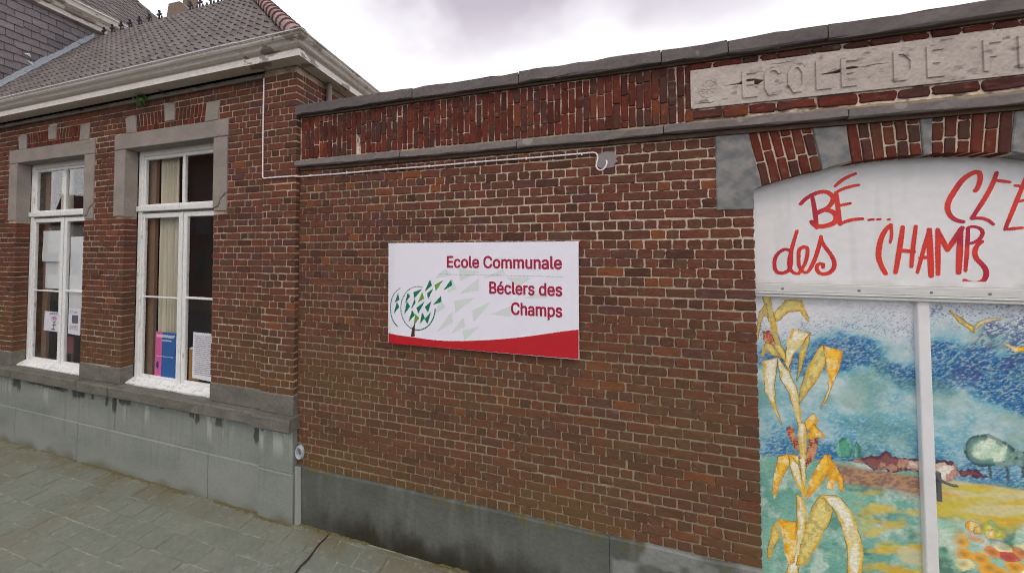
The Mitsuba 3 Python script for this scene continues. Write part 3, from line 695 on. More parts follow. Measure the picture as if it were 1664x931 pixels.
# ------------------------------------------------------------------ the wall with the gateway
WALL = thing('school_wall', 'dark brick yard wall with stone coping, carved name plaque and arched gateway', 'wall')
AXC, AZC, AR = 1.915, 0.884, 2.1706           # the arch
XL, XR = 1.09, 2.74
arc = [(AXC + AR * math.sin(t), AZC + AR * math.cos(t)) for t in np.linspace(-math.asin((AXC - XL) / AR), math.asin((XR - AXC) / AR), 40)]
opening = Polygon([(XL, -0.2)] + arc + [(XR, -0.2)])
body_open = Polygon([(XL - .006, -0.2)] + [(AXC + (AR + .006) * math.sin(t), AZC + (AR + .006) * math.cos(t)) for t in np.linspace(-math.asin((AXC - XL + .006) / (AR + .006)), math.asin((XR + .006 - AXC) / (AR + .006)), 40)] + [(XR + .006, -0.2)])
GASH = [[(0.93, 3.588), (1.02, 3.596), (1.05, 3.614), (1.10, 3.613), (1.155, 3.594), (1.12, 3.570), (1.09, 3.576), (1.06, 3.573), (1.03, 3.585)],
        [(1.40, 3.584), (1.50, 3.596), (1.55, 3.611), (1.60, 3.614), (1.63, 3.603), (1.56, 3.589), (1.52, 3.582)],
        [(0.757, 3.481), (0.80, 3.493), (0.86, 3.489), (0.90, 3.500), (0.862, 3.484), (0.80, 3.487)],
        [(1.16, 3.692), (1.25, 3.691), (1.34, 3.700), (1.25, 3.686)], [(1.60, 3.600), (1.70, 3.611), (1.78, 3.607), (1.70, 3.606)]]
holes_ = shapely.union_all([Polygon(g) for g in GASH[:3]])
body = sbox(-2.485, -0.1, 4.6, 3.78).difference(body_open).difference(holes_)
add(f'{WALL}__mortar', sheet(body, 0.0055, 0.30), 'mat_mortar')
HOLES = [(XL, XR, 0, 2.757), (0.886, 2.944, 2.77, 3.4)]
CH, HD = 0.0668, 0.0866
items = []
for xa, xb, za, zb, *_ in lay(-2.485, 4.5, 0.512, 42, CH, HD, HOLES, phase=0.02, seed=2, joint=0.0078, wave=.0042):
    if zb > 3.29: zb = 3.292
    if xb - xa > 0.1 and R.random() < 0.10:   # a closer in the stretcher course
        c = xa + (xb - xa) * R.uniform(.42, .58)
        q = [(xa, c - .004), (c + .004, xb)]
    else:
        q = [(xa, xb)]
    for a, b in q:
        e = b > XL - 0.01 and b < XL + .01
        items.append(prism(rect(a, b, za, zb), float(np.clip(R.normal(0, 0.0014), -.003, .0025)), depth=0.10 if e else 0.03, ch=R.uniform(.0025, .005), jit=0.0018, round_=0.006, mid=2, tone=tone()))
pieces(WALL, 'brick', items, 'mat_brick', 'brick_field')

# frieze of bricks set on end, in ragged columns
items = []
x = -2.472
while x < 0.735:
    wd = 0.0505 + R.normal(0, 0.0016)
    z = 3.372 + 0.0
    first = R.choice([0.05, 0.09, 0.125, 0.15, 0.18])
    while z < 3.755:
        L_ = first if z < 3.38 else R.choice([0.17, 0.18, 0.186])
        z2 = min(z + L_, 3.762)
        if 3.762 - z2 < 0.035: z2 = 3.762
        if z2 - z > 0.02:
            items.append(prism(rect(x + .0033, x + wd - .0033, z + .003, z2 - .003), R.normal(-0.004, 0.0028), depth=0.03, ch=R.uniform(.0025, .005), jit=0.0014, round_=0.005, tone=tone()))
        z = z2
    x += wd
for z0_, z1_, st in ((3.384, 3.449, 0.30), (3.722, 3.766, 0.165)):
    x = 0.75
    while x < 4.4:
        L_ = st * R.uniform(.55, 1.05) if st < .2 else R.choice([.145, .18, .2])
        if R.random() < .97:
            items.append(prism(rect(x + .004, x + L_ - .004, z0_ + .002 + abs(R.normal(0, .003)), z1_ - .002), R.normal(-0.005, 0.0022), depth=0.035, ch=R.uniform(.004, .007), jit=0.003, round_=0.01, tone=tone()))
        x += L_
for x0_, x1_ in ((3.09, 4.5),):
    x = x0_
    while x < x1_:
        items.append(prism(rect(x, x + .047, 3.452, 3.718), 0.0, depth=0.03, ch=.004, jit=.0016, tone=tone()))
        x += .0505
pieces(WALL, 'frieze_brick', items, 'mat_red_brick', 'frieze_field')
add(f'{WALL}__frieze_mortar', sheet(sbox(-2.483, 3.36, 4.58, 3.774).difference(holes_), 0.0042, 0.0054), 'mat_mortar_frieze')


def stones(prefix, name, joints, y0, y1, z0, z1, bsdf, ch=0.006, jz=0.003, jy=0.003):
    for a, b in zip(joints[:-1], joints[1:]):
        dz, dy = R.normal(0, jz), R.normal(0, jy)
        n = max(2, int((b - a) / 0.09))
        xs = np.linspace(a + .003, b - .003, n)
        prof = [(y0 + ch, z0), (y0, z0 + ch), (y0, z1 - ch), (y0 + ch, z1), (y1, z1), (y1, z0)]
        V = []
        for i, xx in enumerate(xs):
            k_ = R.normal(0, 0.0012, (6, 2)) * [[1, 1]] * 4 + [0, 0]
            V += [[xx, p + dy + q[0] * .6, r + dz + q[1] * .6] for (p, r), q in zip(prof, k_)]
        F = []
        for i in range(n - 1):
            for k_ in range(6):
                l = (k_ + 1) % 6
                F += [[i * 6 + k_, (i + 1) * 6 + k_, (i + 1) * 6 + l], [i * 6 + k_, (i + 1) * 6 + l, i * 6 + l]]
        for k_ in range(1, 5):
            F += [[0, k_, k_ + 1], [(n - 1) * 6, (n - 1) * 6 + k_ + 1, (n - 1) * 6 + k_]]
        m_ = trimesh.Trimesh(np.array(V), np.array(F), process=False)
        trimesh.repair.fix_normals(m_)
        add(f'{prefix}__{name}', (np.array(m_.vertices), np.array(m_.faces)), bsdf)


stones(WALL, 'coping_stone', [-2.5, -1.29, -0.40, 0.567, 0.95, 1.46, 2.35, 3.25, 4.6], -0.06, 0.33, 3.785, 3.872, 'mat_bluestone')
stones(WALL, 'string_stone', [-2.5, -1.40, -0.42, 0.571, 1.541, 2.5, 3.5, 4.6], -0.062, 0.02, 3.29, 3.350, 'mat_bluestone', ch=0.008)
add(f'{WALL}__under_course', box(-2.47, 4.55, -0.022, 0.05, 3.7665, 3.7835), 'mat_shade_bed')  # recessed course, the shade of the coping put into its dark colour
add(f'{WALL}__string_shade', box(-2.47, 4.55, -0.018, 0.05, 3.262, 3.2885), 'mat_shade_bed')  # strip whose dark colour stands for the shadow below the string course
# crumbling mortar on top of the string course
xs = np.arange(-2.4, 4.5, 0.02)
V, F = [], []
for i, xx in enumerate(xs):
    g = 0.012 + 0.016 * meshkit.noise(np.array([xx * 9, 0.5, 0.5])) * (1 if xx > 0.3 else 0.55) + R.normal(0, .0015)
    V += [[xx, -0.004 - g * 1.3, 3.349], [xx, -0.004 - g * .6, 3.349 + g * .6], [xx, 0.004, 3.351 + g + .004], [xx, 0.02, 3.349]]
    if i:
        for k in range(3):
            a = (i - 1) * 4 + k
            F += [[a, a + 4, a + 5], [a, a + 5, a + 1]]
add(f'{WALL}__mortar_fillet', (np.array(V), np.array(F)), 'mat_fillet')

# the arch: springers, voussoirs and brick between them
mirror = lambda p: [(2 * AXC - a, b) for a, b in p]
for q in ([(0.8865, 2.770), (1.0895, 2.768), (1.0895, 2.895), (1.134, 2.914), (1.068, 3.262), (0.886, 3.264)],):
    for p in (q, mirror(q)):
        add(f'{WALL}__springer', prism(ccw(p), -0.006, depth=0.15, ch=0.006, jit=0.001, mid=2), 'mat_spring')
for q in ([(1.440, 2.999), (1.581, 3.039), (1.557, 3.260), (1.398, 3.262)],):
    for p in (q, mirror(q)):
        add(f'{WALL}__voussoir', prism(ccw(p), -0.005, depth=0.15, ch=0.005, jit=0.001, mid=2), 'mat_spring')
add(f'{WALL}__keystone', prism(ccw([(1.898, 3.0545), (1.932, 3.0545), (1.943, 3.262), (1.890, 3.262)]), -0.005, depth=0.15, ch=0.004, jit=0.0008), 'mat_spring')
arcz = lambda x: AZC + math.sqrt(max(AR ** 2 - (x - AXC) ** 2, 0))
groups = [((1.134, 1.068), (1.440, 1.398), 6), ((1.581, 1.557), (1.896, 1.890), 6)]
items = []
for (b0, t0_), (b1, t1_), n in groups:
    for k in range(n):
        f0, f1 = (k + .07) / n, (k + .93) / n
        bx0, bx1, tx0, tx1 = b0 + (b1 - b0) * f0, b0 + (b1 - b0) * f1, t0_ + (t1_ - t0_) * f0, t0_ + (t1_ - t0_) * f1
        cut = [0.46, 0.62][k % 2] + R.normal(0, .02) if n == 6 else .5
        cuts = [0, cut - .012, cut + .012, 1]
        if k % 2 == 1 and R.random() < .6: cuts = [0, .33, .36, .86, .885, 1]
        if k % 2 == 0 and R.random() < .35: cuts = [0, .995]
        lo0, lo1 = arcz(bx0) + .002, arcz(bx1) + .002
        at = lambda u, f: ((bx0 + (tx0 - bx0) * f, lo0 + (3.262 - lo0) * f) if u == 0 else (bx1 + (tx1 - bx1) * f, lo1 + (3.262 - lo1) * f))
        for a, b in zip(cuts[::2], cuts[1::2]):
            q = [at(0, a), at(1, a), at(1, b), at(0, b)]
            for p in (q, mirror(q)):
                items.append(prism(ccw(p), R.normal(-0.001, .0013), depth=0.13, ch=.004, jit=.0015, round_=.006, tone=(0.25 + .75 * R.random(), R.random())))
pieces(WALL, 'arch_brick', items, 'mat_red_brick', 'arch_field')

# the name plaque
plq = Polygon([(0.748, 3.458), (3.082, 3.455), (3.082, 3.7185), (0.748, 3.7185)])
add(f'{WALL}__plaque', sheet(plq.difference(shapely.union_all([Polygon(g) for g in GASH])), -0.012, 0.0018), 'mat_plaque',
    label='pale cracked stone plaque with raised letters above the arch')


def letter(strokes, x0, x1, z0, z1, w):
    g = shapely.union_all([LineString([(x0 + (x1 - x0) * a, z0 + (z1 - z0) * b) for a, b in s]).buffer(w / 2, cap_style='square', join_style='mitre') for s in strokes])
    return g


GL = {'E': [[(0, 0), (0, 1)], [(0, 0), (1, 0)], [(0, 1), (1, 1)], [(0, .52), (.7, .52)]], 'F': [[(0, 0), (0, 1)], [(0, 1), (1, 1)], [(0, .5), (.65, .5)]],
      'C': [[(1, .86), (.75, 1), (.25, 1), (0, .75), (0, .25), (.25, 0), (.75, 0), (1, .14)]], 'O': [[(.3, 0), (.7, 0), (1, .28), (1, .72), (.7, 1), (.3, 1), (0, .72), (0, .28), (.3, 0)]],
      'L': [[(0, 1), (0, 0), (1, 0)]], 'D': [[(0, 0), (0, 1), (.55, 1), (1, .7), (1, .3), (.55, 0), (0, 0)]], 'I': [[(0, 0), (0, 1)]],
      'S': [[(1, .85), (.7, 1), (.25, 1), (0, .78), (.2, .55), (.8, .45), (1, .22), (.75, 0), (.25, 0), (0, .15)]]}
PL = [('E', 1.036, 1.117), ('C', 1.154, 1.243), ('O', 1.275, 1.369), ('L', 1.415, 1.491), ('E', 1.536, 1.609), ('D', 1.774, 1.869), ('E', 1.918, 1.992), ('F', 2.148, 2.221),
      ('I', 2.283, 2.30), ('L', 2.36, 2.43), ('L', 2.49, 2.56), ('E', 2.62, 2.69), ('S', 2.75, 2.83)]
for ch_, a, b in PL:
    g = letter(GL[ch_], a + .011, b - .011 if b - a > .03 else a + .011, 3.503, 3.658, 0.022)
    add(f'{WALL}__letter', sheet(g, -0.0205, -0.012), 'mat_plaque')
ring = shapely.Point(0.85, 3.585).buffer(0.062).difference(shapely.Point(0.85, 3.585).buffer(0.050))
petals = shapely.union_all([affinity.rotate(sbox(.85 - .006, 3.60, .85 + .006, 3.632), k * 45, origin=(0.85, 3.585)) for k in range(8)])
add(f'{WALL}__rosette', sheet(shapely.union_all([ring, petals, shapely.Point(.85, 3.585).buffer(.012)]), -0.0145, -0.012), 'mat_plaque', label='worn round emblem at the start of the plaque')

# rendered plinth
for a, b in ((-2.484, 0.203), (0.206, 1.0885), (2.7415, 4.58)):
    n = max(2, int((b - a) / .06))
    xs = np.linspace(a, b, n)
    V, F = [], []
    for i, xx in enumerate(xs):
        h = 0.512 + 0.008 * (meshkit.fbm(np.array([xx * 2.5, 1, 4.0]), 3) - .5) * 2
        V += [[xx, -0.024, -0.05], [xx, -0.022, 0.26], [xx, -0.020, h - .012], [xx, -0.012, h], [xx, 0.02, h + .004]]
        if i:
            for k in range(4):
                o = (i - 1) * 5 + k
                F += [[o, o + 5, o + 6], [o, o + 6, o + 1]]
    V += [[a, .02, -.05], [b, .02, -.05]]
    e = len(V) - 2
    o = (n - 1) * 5
    F += [[e, 4, 3], [e, 3, 2], [e, 2, 1], [e, 1, 0], [e + 1, o, o + 1], [e + 1, o + 1, o + 2], [e + 1, o + 2, o + 3], [e + 1, o + 3, o + 4]]
    add(f'{WALL}__plinth', (np.array(V), np.array(F)), 'mat_plinth')
n = 24
zz = np.linspace(-0.02, 0.515, n)
V = np.vstack([[[-2.478 + .004 * math.sin(z * 9), -0.0255, z], [-2.462 + .003 * math.sin(z * 9), -0.046, z], [-2.424 + .004 * math.cos(z * 7), -0.046, z], [-2.408 + .004 * math.cos(z * 7), -0.0255, z]] for z in zz])
F = [f for i in range(n - 1) for k in range(3) for f in ([i * 4 + k, (i + 1) * 4 + k + 1, (i + 1) * 4 + k], [i * 4 + k, i * 4 + k + 1, (i + 1) * 4 + k + 1])] + [[(n - 1) * 4, (n - 1) * 4 + 2, (n - 1) * 4 + 1], [(n - 1) * 4, (n - 1) * 4 + 3, (n - 1) * 4 + 2]]
add(f'{WALL}__cement_strip', (V, np.array(F)[:, ::-1]), 'mat_strip', label='pale vertical cement strip in the corner of the plinth')

# mortar patch by the cable end
pp = Polygon([(0.158, 3.112), (0.20, 3.098), (0.262, 3.104), (0.268, 3.13), (0.288, 3.142), (0.272, 3.156), (0.292, 3.178), (0.262, 3.184), (0.268, 3.206), (0.215, 3.212), (0.165, 3.198), (0.152, 3.15)]).buffer(.004)
add(f'{WALL}__mortar_patch', sheet(pp, -0.0075, 0.004), 'mat_patch', label='grey mortar patch at the end of the cable')

# ------------------------------------------------------------------ mural gate
GATE = thing('mural_gate', 'white double gate in the arch, painted with a maize plant and fields', 'gate')
GY = 0.10
fas = Polygon([(XL - .03, 2.292)] + [(AXC + (AR + .03) * math.sin(t), AZC + (AR + .03) * math.cos(t)) for t in np.linspace(-0.405, 0.405, 40)] + [(XR + .03, 2.292)])
add(f'{GATE}__fascia_panel', sheet(fas, GY, GY + .03), 'mat_board', label='white arched board with red hand-painted words')
for y0_, y1_, z0_, z1_ in ((0.072, 0.13, 2.240, 2.290), (0.056, 0.13, 2.2255, 2.238), (0.064, 0.13, 2.206, 2.2245)):
    add(f'{GATE}__rail', box(XL - .02, XR + .02, y0_, y1_, z0_, z1_, 0.003), 'mat_rail')
for sx in (1.256, 1.634, 1.958, 2.199, 2.5):
    m = trimesh.creation.cylinder(0.007, 0.006, sections=12)
    m.apply_transform(trimesh.transformations.rotation_matrix(math.pi / 2, [1, 0, 0])); m.apply_translation([sx, 0.071, 2.259])
    add(f'{GATE}__screw', (np.array(m.vertices), np.array(m.faces)), 'mat_pipe')
LP = f'{GATE}__left_panel'
add(LP, box(XL - .02, 1.9035, 0.115, 0.15, 0.01, 2.2045), 'mat_mural_left', label='left leaf painted with a tall maize plant under a blue sky')
RP = f'{GATE}__right_panel'
add(RP, box(1.9585, XR + .02, 0.115, 0.15, 0.01, 2.2045), 'mat_mural_right', label='right leaf painted with birds, a tree and flowers')
add(f'{GATE}__cover_strip', box(1.904, 1.958, 0.085, 0.15, 0.01, 2.2045, 0.004), 'mat_board', label='white upright strip between the two leaves')
# lock plate and handle on the right leaf
add(f'{GATE}__lock_plate', box(1.966, 1.990, 0.098, 0.116, 1.055, 1.222, 0.003), 'mat_handle', label='grey metal lock plate with lever handle')
add(f'{GATE}__lock_plate__lever', tube(smooth_line([(1.978, .10, 1.185), (1.978, .068, 1.185), (1.988, .058, 1.183), (2.022, .058, 1.178)], 16), .008), 'mat_handle', smooth=True)
red = []
for w_, pts in RED_STROKES:
    q = smooth_line(pts, 24)
    n = len(q)
    ww = w_ * (0.52 + 0.18 * np.sin(np.linspace(.3, 2.9, n)) + R.normal(0, .01, n))
    g = shapely.union_all([LineString(q[i:i + 2]).buffer(ww[i]) for i in range(n - 1)])
    red.append(g)
for g in red:
    add(f'{GATE}__fascia_panel__painted_letter', decal(g.simplify(.0008).intersection(fas.buffer(-.035)), GY - 0.0004 - 0.0003 * (count.get(f'{GATE}__fascia_panel__painted_letter', 0) % 7), .0008), 'mat_red_paint')

# ------------------------------------------------------------------ sign
SIGN = thing('school_sign', 'white school name sign with red foot and green tree logo', 'sign')
SY = -0.036
quad = Polygon([(-1.524, 1.718), (0.018, 1.722), (0.022, 2.571), (-1.526, 2.568)])
add(f'{SIGN}__board', sheet(quad.intersection(sbox(-1.436, 1, 1, 3)), SY, SY + .008), 'mat_sign_white')
# an added bow in the left end, shaped so that it shades darker
bw = [(-1.526, .020), (-1.50, .012), (-1.475, .005), (-1.455, .001), (-1.436, 0.0)]
V, F = [], []
for i, (xx, d) in enumerate(bw):
    V += [[xx, SY + d, 1.718], [xx, SY + d, 2.568], [xx, SY + d + .008, 2.568], [xx, SY + d + .008, 1.718]]
    if i:
        a = (i - 1) * 4
        for k in range(4):
            l = (k + 1) % 4
            F += [[a + k, a + 4 + k, a + 4 + l], [a + k, a + 4 + l, a + l]]
F += [[0, 1, 2], [0, 2, 3]]
add(f'{SIGN}__added_bow', (np.array(V), np.array(F)), 'mat_sign_white', label='left edge of the sign with an added bow that shades it')


def on_sign(poly, y):
    """A printed shape, following the added bow of the sign's left end."""
    m_ = decal(poly, y, .0004)
    v = np.array(m_[0])
    # cut at the bow's stations so it can bend
    return v, m_[1]


def sign_print(name, poly, bsdf, lay_):
    parts = []
    st = [-1.530, -1.50, -1.475, -1.455, -1.436, 1.0]
    for a, b in zip(st[:-1], st[1:]):
        g = poly.intersection(sbox(a, 1, b, 3))
        if g.is_empty: continue
        v, f = decal(g, 0.0, .0004)
        d = np.interp(v[:, 0], [q[0] for q in bw], [q[1] for q in bw])
        v = v + np.stack([d * 0, SY - .0006 - .0006 * lay_ + d, d * 0], -1)
        parts.append((v, f))
    if parts:
        add(f'{SIGN}__{name}', cat_mesh(parts)[0], bsdf)


for p in TRI['f']: sign_print('pale_leaf', Polygon(p).buffer(.006).buffer(-.003), 'mat_sign_pale', 0)
sw = np.array(SWOOSH)
top = smooth_line(sw[:9], 60)
sign_print('red_foot', Polygon(np.vstack([top, sw[9:]])).intersection(quad), 'mat_sign_red', 0)
for p in TRI['g']: sign_print('green_leaf', Polygon(p).buffer(.004).buffer(-.002), 'mat_sign_green', 1)
for p in TRI['l']: sign_print('lime_leaf', Polygon(p).buffer(.004).buffer(-.002), 'mat_sign_lime', 1)
for a in ARCS:
    a = np.array(a); n = len(a)
    g = shapely.union_all([LineString(a[i:i + 2]).buffer(0.0022 + 0.0030 * i / n) for i in range(n - 1)])
    sign_print('ring', g, 'mat_sign_green', 1)
sign_print('trunk', Polygon(TRUNK).buffer(.002), 'mat_sign_brown', 2)
dots = shapely.union_all([sbox(x, 2.311, x + .0055, 2.3145) for x in np.linspace(-1.066, -0.09, 92)])
sign_print('dotted_line', dots, 'mat_sign_grey', 1)


def print_text(text, x0, x1, z, h, y, bsdf, name):
    m_ = meshkit.text_mesh(text, h, 0.0004, bold=True)
    v = np.array(m_.vertices)
    v[:, 0] = x0 + .003 + (v[:, 0] - v[:, 0].min()) / np.ptp(v[:, 0]) * (x1 - x0 - .006)
    f = np.array(m_.faces)
    add(name, cat_mesh([(np.stack([v[:, 0] + dx, y - v[:, 2] - .00012 * i, z + v[:, 1] + dz], -1), f) for i, (dx, dz) in enumerate(((-.0011, 0), (.0011, 0), (0, .0007), (0, -.0006), (0, 0)))])[0], bsdf)


for t_, x0_, x1_, z_ in (('Ecole Communale', -0.988, -0.092, 2.370), ('B\u00e9clers des', -0.640, -0.092, 2.173), ('Champs', -0.471, -0.093, 2.020)):
    print_text(t_, x0_, x1_, z_, 0.0885, SY - .0018, 'mat_sign_crimson', f'{SIGN}__lettering')
for sx, sz in ((-1.40, 2.545), (-0.70, 2.545), (-0.02, 2.545), (-1.40, 1.745), (-0.70, 1.745), (-0.02, 1.745)):
    add(f'{SIGN}__spacer', box(sx - .015, sx + .015, SY + .008, 0.004, sz - .015, sz + .015), 'mat_pipe')

# ------------------------------------------------------------------ cables, vent
k = thing('cable', 'thin white cable clipped below the string course, its end looped', 'cable')
pts = [(-2.876, -0.062, 4.19), (-2.878, -0.062, 3.6), (-2.874, -0.062, 3.225), (-2.86, -0.062, 3.208), (-2.60, -0.062, 3.207), (-2.50, -0.062, 3.206)]
add(f'{k}__run', cat_mesh([tube(pts[:3], .0066, 8), tube([(-2.874, -.062, 3.222), (-2.866, -.062, 3.210), (-2.85, -.062, 3.207), (-2.50, -.062, 3.204)], .0066, 8),
                           tube(smooth_line([(-2.50, -.062, 3.204), (-2.475, -.060, 3.200), (-2.455, -.03, 3.203), (-2.43, -.014, 3.205)], 14), .006, 8)])[0], 'mat_cable', smooth=40)
xs = np.linspace(-2.43, 0.13, 30)
add(f'{k}__run', tube(np.stack([xs, xs * 0 - .014, 3.205 + 0.008 * (xs + 2.43) / 2.56 + 0.0015 * np.sin(xs * 7)], -1), .0066, 8), 'mat_cable', smooth=40)
add(f'{k}__loop', tube(smooth_line([(0.13, -.014, 3.213), (0.148, -.018, 3.205), (0.158, -.022, 3.17), (0.148, -.025, 3.12), (0.160, -.03, 3.085), (0.185, -.032, 3.08), (0.208, -.028, 3.10), (0.218, -.018, 3.14), (0.216, -.006, 3.15)], 40), .0055, 8), 'mat_cable', smooth=40)
for x in np.linspace(-2.35, 0.05, 7):
    add(f'{k}__clip', box(x - .005, x + .005, -.0225, 0.0, 3.199, 3.2185), 'mat_cable')
k = thing('vent_cap', 'small round metal vent cap low on the brick wall', 'vent')
prof = [(1.3 * r_, 1.2 * z_) for r_, z_ in [(0.0, .0), (.020, .0), (.024, .012), (.028, .022), (.036, .026), (.041, .018), (.043, 0.0)]]
m = trimesh.creation.revolve([(r, z) for r, z in prof], sections=28)
V = np.array(m.vertices); V = np.stack([V[:, 0] * .8 - 2.436, -.004 - V[:, 2], V[:, 1] * 1.2 + .640], -1)
add(f'{k}__rim', (V, np.array(m.faces)[:, ::-1]), 'mat_zinc', smooth=40)
m = trimesh.creation.icosphere(subdivisions=2, radius=.018)
add(f'{k}__plug', (np.array(m.vertices) * [1, .6, 1.3] + [-2.436, -.012, .642], np.array(m.faces)), 'mat_pipe', smooth=True)

# ------------------------------------------------------------------ the school building on the left
B = thing('school_building', 'brick school building with tall white windows, stone base and dark tiled roof', 'building')
FY, PY = -0.02, -0.05
XE, XP = -2.487, -2.883                         # right corner, left edge of the corner pilaster
WIN = [(-7.141, -5.698), (-4.954, -3.567)]
OZ0, OZ1 = 0.95, 3.684
XN = -8.72                                      # the neighbour's slate wall
front_face = sbox(XN, -0.1, XP - .001, 4.268)
inner = front_face
for a, b in WIN:
    front_face = front_face.difference(sbox(a - .007, OZ0, b + .007, OZ1 + .1))
    inner = inner.difference(sbox(a - .10, OZ0, b + .10, OZ1 + .12))
add(f'{B}__wall', sheet(front_face, FY + .0048, 0.118), 'mat_mortar_dark')
add(f'{B}__wall_back', sheet(inner, 0.1185, 0.40), 'mat_mortar_dark')
m1 = box(XP, XE - .0055, PY + .0050, 0.40, -0.1, 4.268)
add(f'{B}__corner_pilaster', m1, 'mat_mortar_dark')
add(f'{B}__side_wall', box(-2.80, XE - .0055, 0.401, 3.35, -0.1, 4.268), 'mat_mortar_dark')

# stone dressings of the two windows
def dress(x0, x1, a, b, jl, jr, crack):
    """lintel x0..x1, opening a..b, jambs down to jl / jr."""
    add(f'{B}__lintel', prism(rect(x0, x1, 3.6865, 3.866), FY - .012, depth=.14, ch=.006, jit=.0012, mid=6), 'mat_stone')
    add(f'{B}__jamb_stone', prism(rect(x0 + .004, a, jl, 3.6835), FY - .011, depth=.14, ch=.006, jit=.0012, mid=4), 'mat_stone')
    w = x1 - b
    add(f'{B}__jamb_stone', prism(ccw([(b, jr + .03), (b + w * .35, jr + .05), (b + w * .55, jr + .13), (x1 - .006, jr + .19), (x1 - .006, 3.6835), (b, 3.6835)]), FY - .011, depth=.14, ch=.005, jit=.0012, mid=2), 'mat_stone')
    add(f'{B}__jamb_stone', prism(ccw([(b + .02, jr), (x1 - .006, jr), (x1 - .006, jr + .182), (b + w * .58, jr + .122), (b + w * .39, jr + .042)]), FY - .008, depth=.14, ch=.004, jit=.0012, mid=2), 'mat_stone')


dress(-7.328, -5.506, *WIN[0], 2.915, 2.89, 1)
dress(-5.143, -3.371, *WIN[1], 2.905, 2.915, 1)
VS = [[(-7.114, 3.869), (-6.944, 3.869), (-6.961, 4.062), (-7.145, 4.052)], [(-6.460, 3.938), (-6.300, 3.938), (-6.294, 4.116), (-6.478, 4.116)], [(-5.817, 3.869), (-5.641, 3.869), (-5.616, 4.058), (-5.800, 4.063)],
      [(-4.939, 3.869), (-4.776, 3.869), (-4.798, 4.070), (-4.968, 4.052)], [(-4.312, 3.938), (-4.163, 3.938), (-4.153, 4.128), (-4.324, 4.128)], [(-3.705, 3.869), (-3.520, 3.869), (-3.491, 4.070), (-3.683, 4.074)]]
for q in VS:
    add(f'{B}__voussoir', prism(ccw(q), FY - .008, depth=.05, ch=.005, jit=.001, mid=2), 'mat_stone')

# brickwork of the front
HOLES = [(a, b, OZ0, OZ1) for a, b in WIN] + [(-7.324, -5.510, 2.90, 3.868), (-5.139, -3.376, 2.905, 3.868),
         (-7.13, -5.63, 3.868, 4.06), (-4.955, -3.505, 3.868, 4.07), (-6.47, -6.295, 3.86, 4.116), (-4.318, -4.158, 3.86, 4.128)]
items = []
for xa, xb, za, zb, el, er in lay(XN + .01, XP - .004, 1.158, 47, 0.0663, 0.092, HOLES, phase=.03, seed=5, flemish=True):
    if zb > 4.266: continue
    deep = any(abs(xb - a) < .012 or abs(xa - b) < .012 for a, b in WIN) and zb < 2.95
    items.append(prism(rect(xa, xb, za, zb), FY + float(np.clip(R.normal(0, .0012), -.003, .002)), depth=.136 if deep else .03, ch=R.uniform(.0025, .004), jit=.0012, round_=.005, tone=tone()))
n_front = len(items)
# reveal courses seen on the left of each opening: the joints of the returning bricks
for xa, xb, za, zb, el, er in lay(XP + .002, XE, 1.158, 47, 0.0663, 0.098, [], phase=XP, seed=3, flemish=True):
    if zb > 4.266: continue
    items.append(prism(rect(xa, min(xb, XE - .0005), za, zb), PY + float(np.clip(R.normal(0, .0012), -.003, .002)), depth=.09 if xb > XE - .02 else .034, ch=R.uniform(.003, .005), jit=.0014, round_=.008, tone=tone()))
for ya, yb, za, zb, el, er in lay(PY + .095, 2.6, 3.81, 7, 0.0663, 0.098, [], phase=.02, seed=9, flemish=True):
    if zb > 4.266: continue
    items.append(prism(rect(ya, yb, za, zb), XE + float(np.clip(R.normal(0, .0012), -.002, .003)), depth=.03, ch=.004, jit=.0014, round_=.008, tone=tone(), place=side))
pieces(B, 'brick', items, 'mat_brick', 'brick_field')
# flat arches of upright bricks over the lintels
items = []
for k in range(0, 6, 3):
    for q0, q1 in ((VS[k], VS[k + 1]), (VS[k + 1], VS[k + 2])):
        n = 8
        for i in range(n):
            f0, f1 = (i + .11) / n, (i + .89) / n
            zb0, zt = 3.935, 4.070
            bx = lambda f: q0[1][0] + (q1[0][0] - q0[1][0]) * f
            tx = lambda f: q0[2][0] + (q1[3][0] - q0[2][0]) * f
            items.append(prism(ccw([(bx(f0), zb0), (bx(f1), zb0), (tx(f1), zt), (tx(f0), zt)]), FY + R.normal(-.001, .0012), depth=.03, ch=.003, jit=.0012, round_=.004, tone=tone()))
    a, b = VS[k][1][0], VS[k + 2][0][0]
    x = a + .004
    while x < b - .03:
        items.append(prism(rect(x, min(x + .082, b - .003), 3.871, 3.929), FY + R.normal(-.001, .0012), depth=.03, ch=.003, jit=.0012, round_=.004, tone=tone()))
        x += .091
    key_l, key_r = VS[k + 1][3][0], VS[k + 1][2][0]
pieces(B, 'arch_brick', items, 'mat_red_brick', 'arch_field')

# stone base: blocks under the brick, the ledge, the panels and the foot course
for a, b in ((XN, WIN[0][0] - .002), (WIN[0][1] + .002, -5.33), (-5.327, WIN[1][0] - .002), (WIN[1][1] + .002, XP - .002)):
    add(f'{B}__base_block', prism(rect(a, b, 0.972, 1.152), FY - .006, depth=.142, ch=.006, jit=.001, mid=4), 'mat_ledge')
add(f'{B}__base_block', prism(rect(XP, XE + .004, 0.972, 1.152), PY - .006, depth=.142, ch=.006, jit=.001, mid=4), 'mat_ledge')
stones(B, 'ledge_stone', [XN, -6.97, -5.60, -5.02, -3.55, XP - .015], -0.105, 0.125, 0.852, 0.970, 'mat_ledge', ch=.012)
stones(B, 'ledge_stone', [XP - .012, XE + .035], -0.135, 0.125, 0.846, 0.966, 'mat_ledge', ch=.012)
JX = [XN, -6.97, -5.667, -5.02, -3.551, XP]
for a, b in zip(JX[:-1], JX[1:]):
    add(f'{B}__base_panel', box(a + .0035, b - .0035, -0.028 + R.normal(0, .002), .1, 0.452, 0.8515, .004), 'mat_concrete')
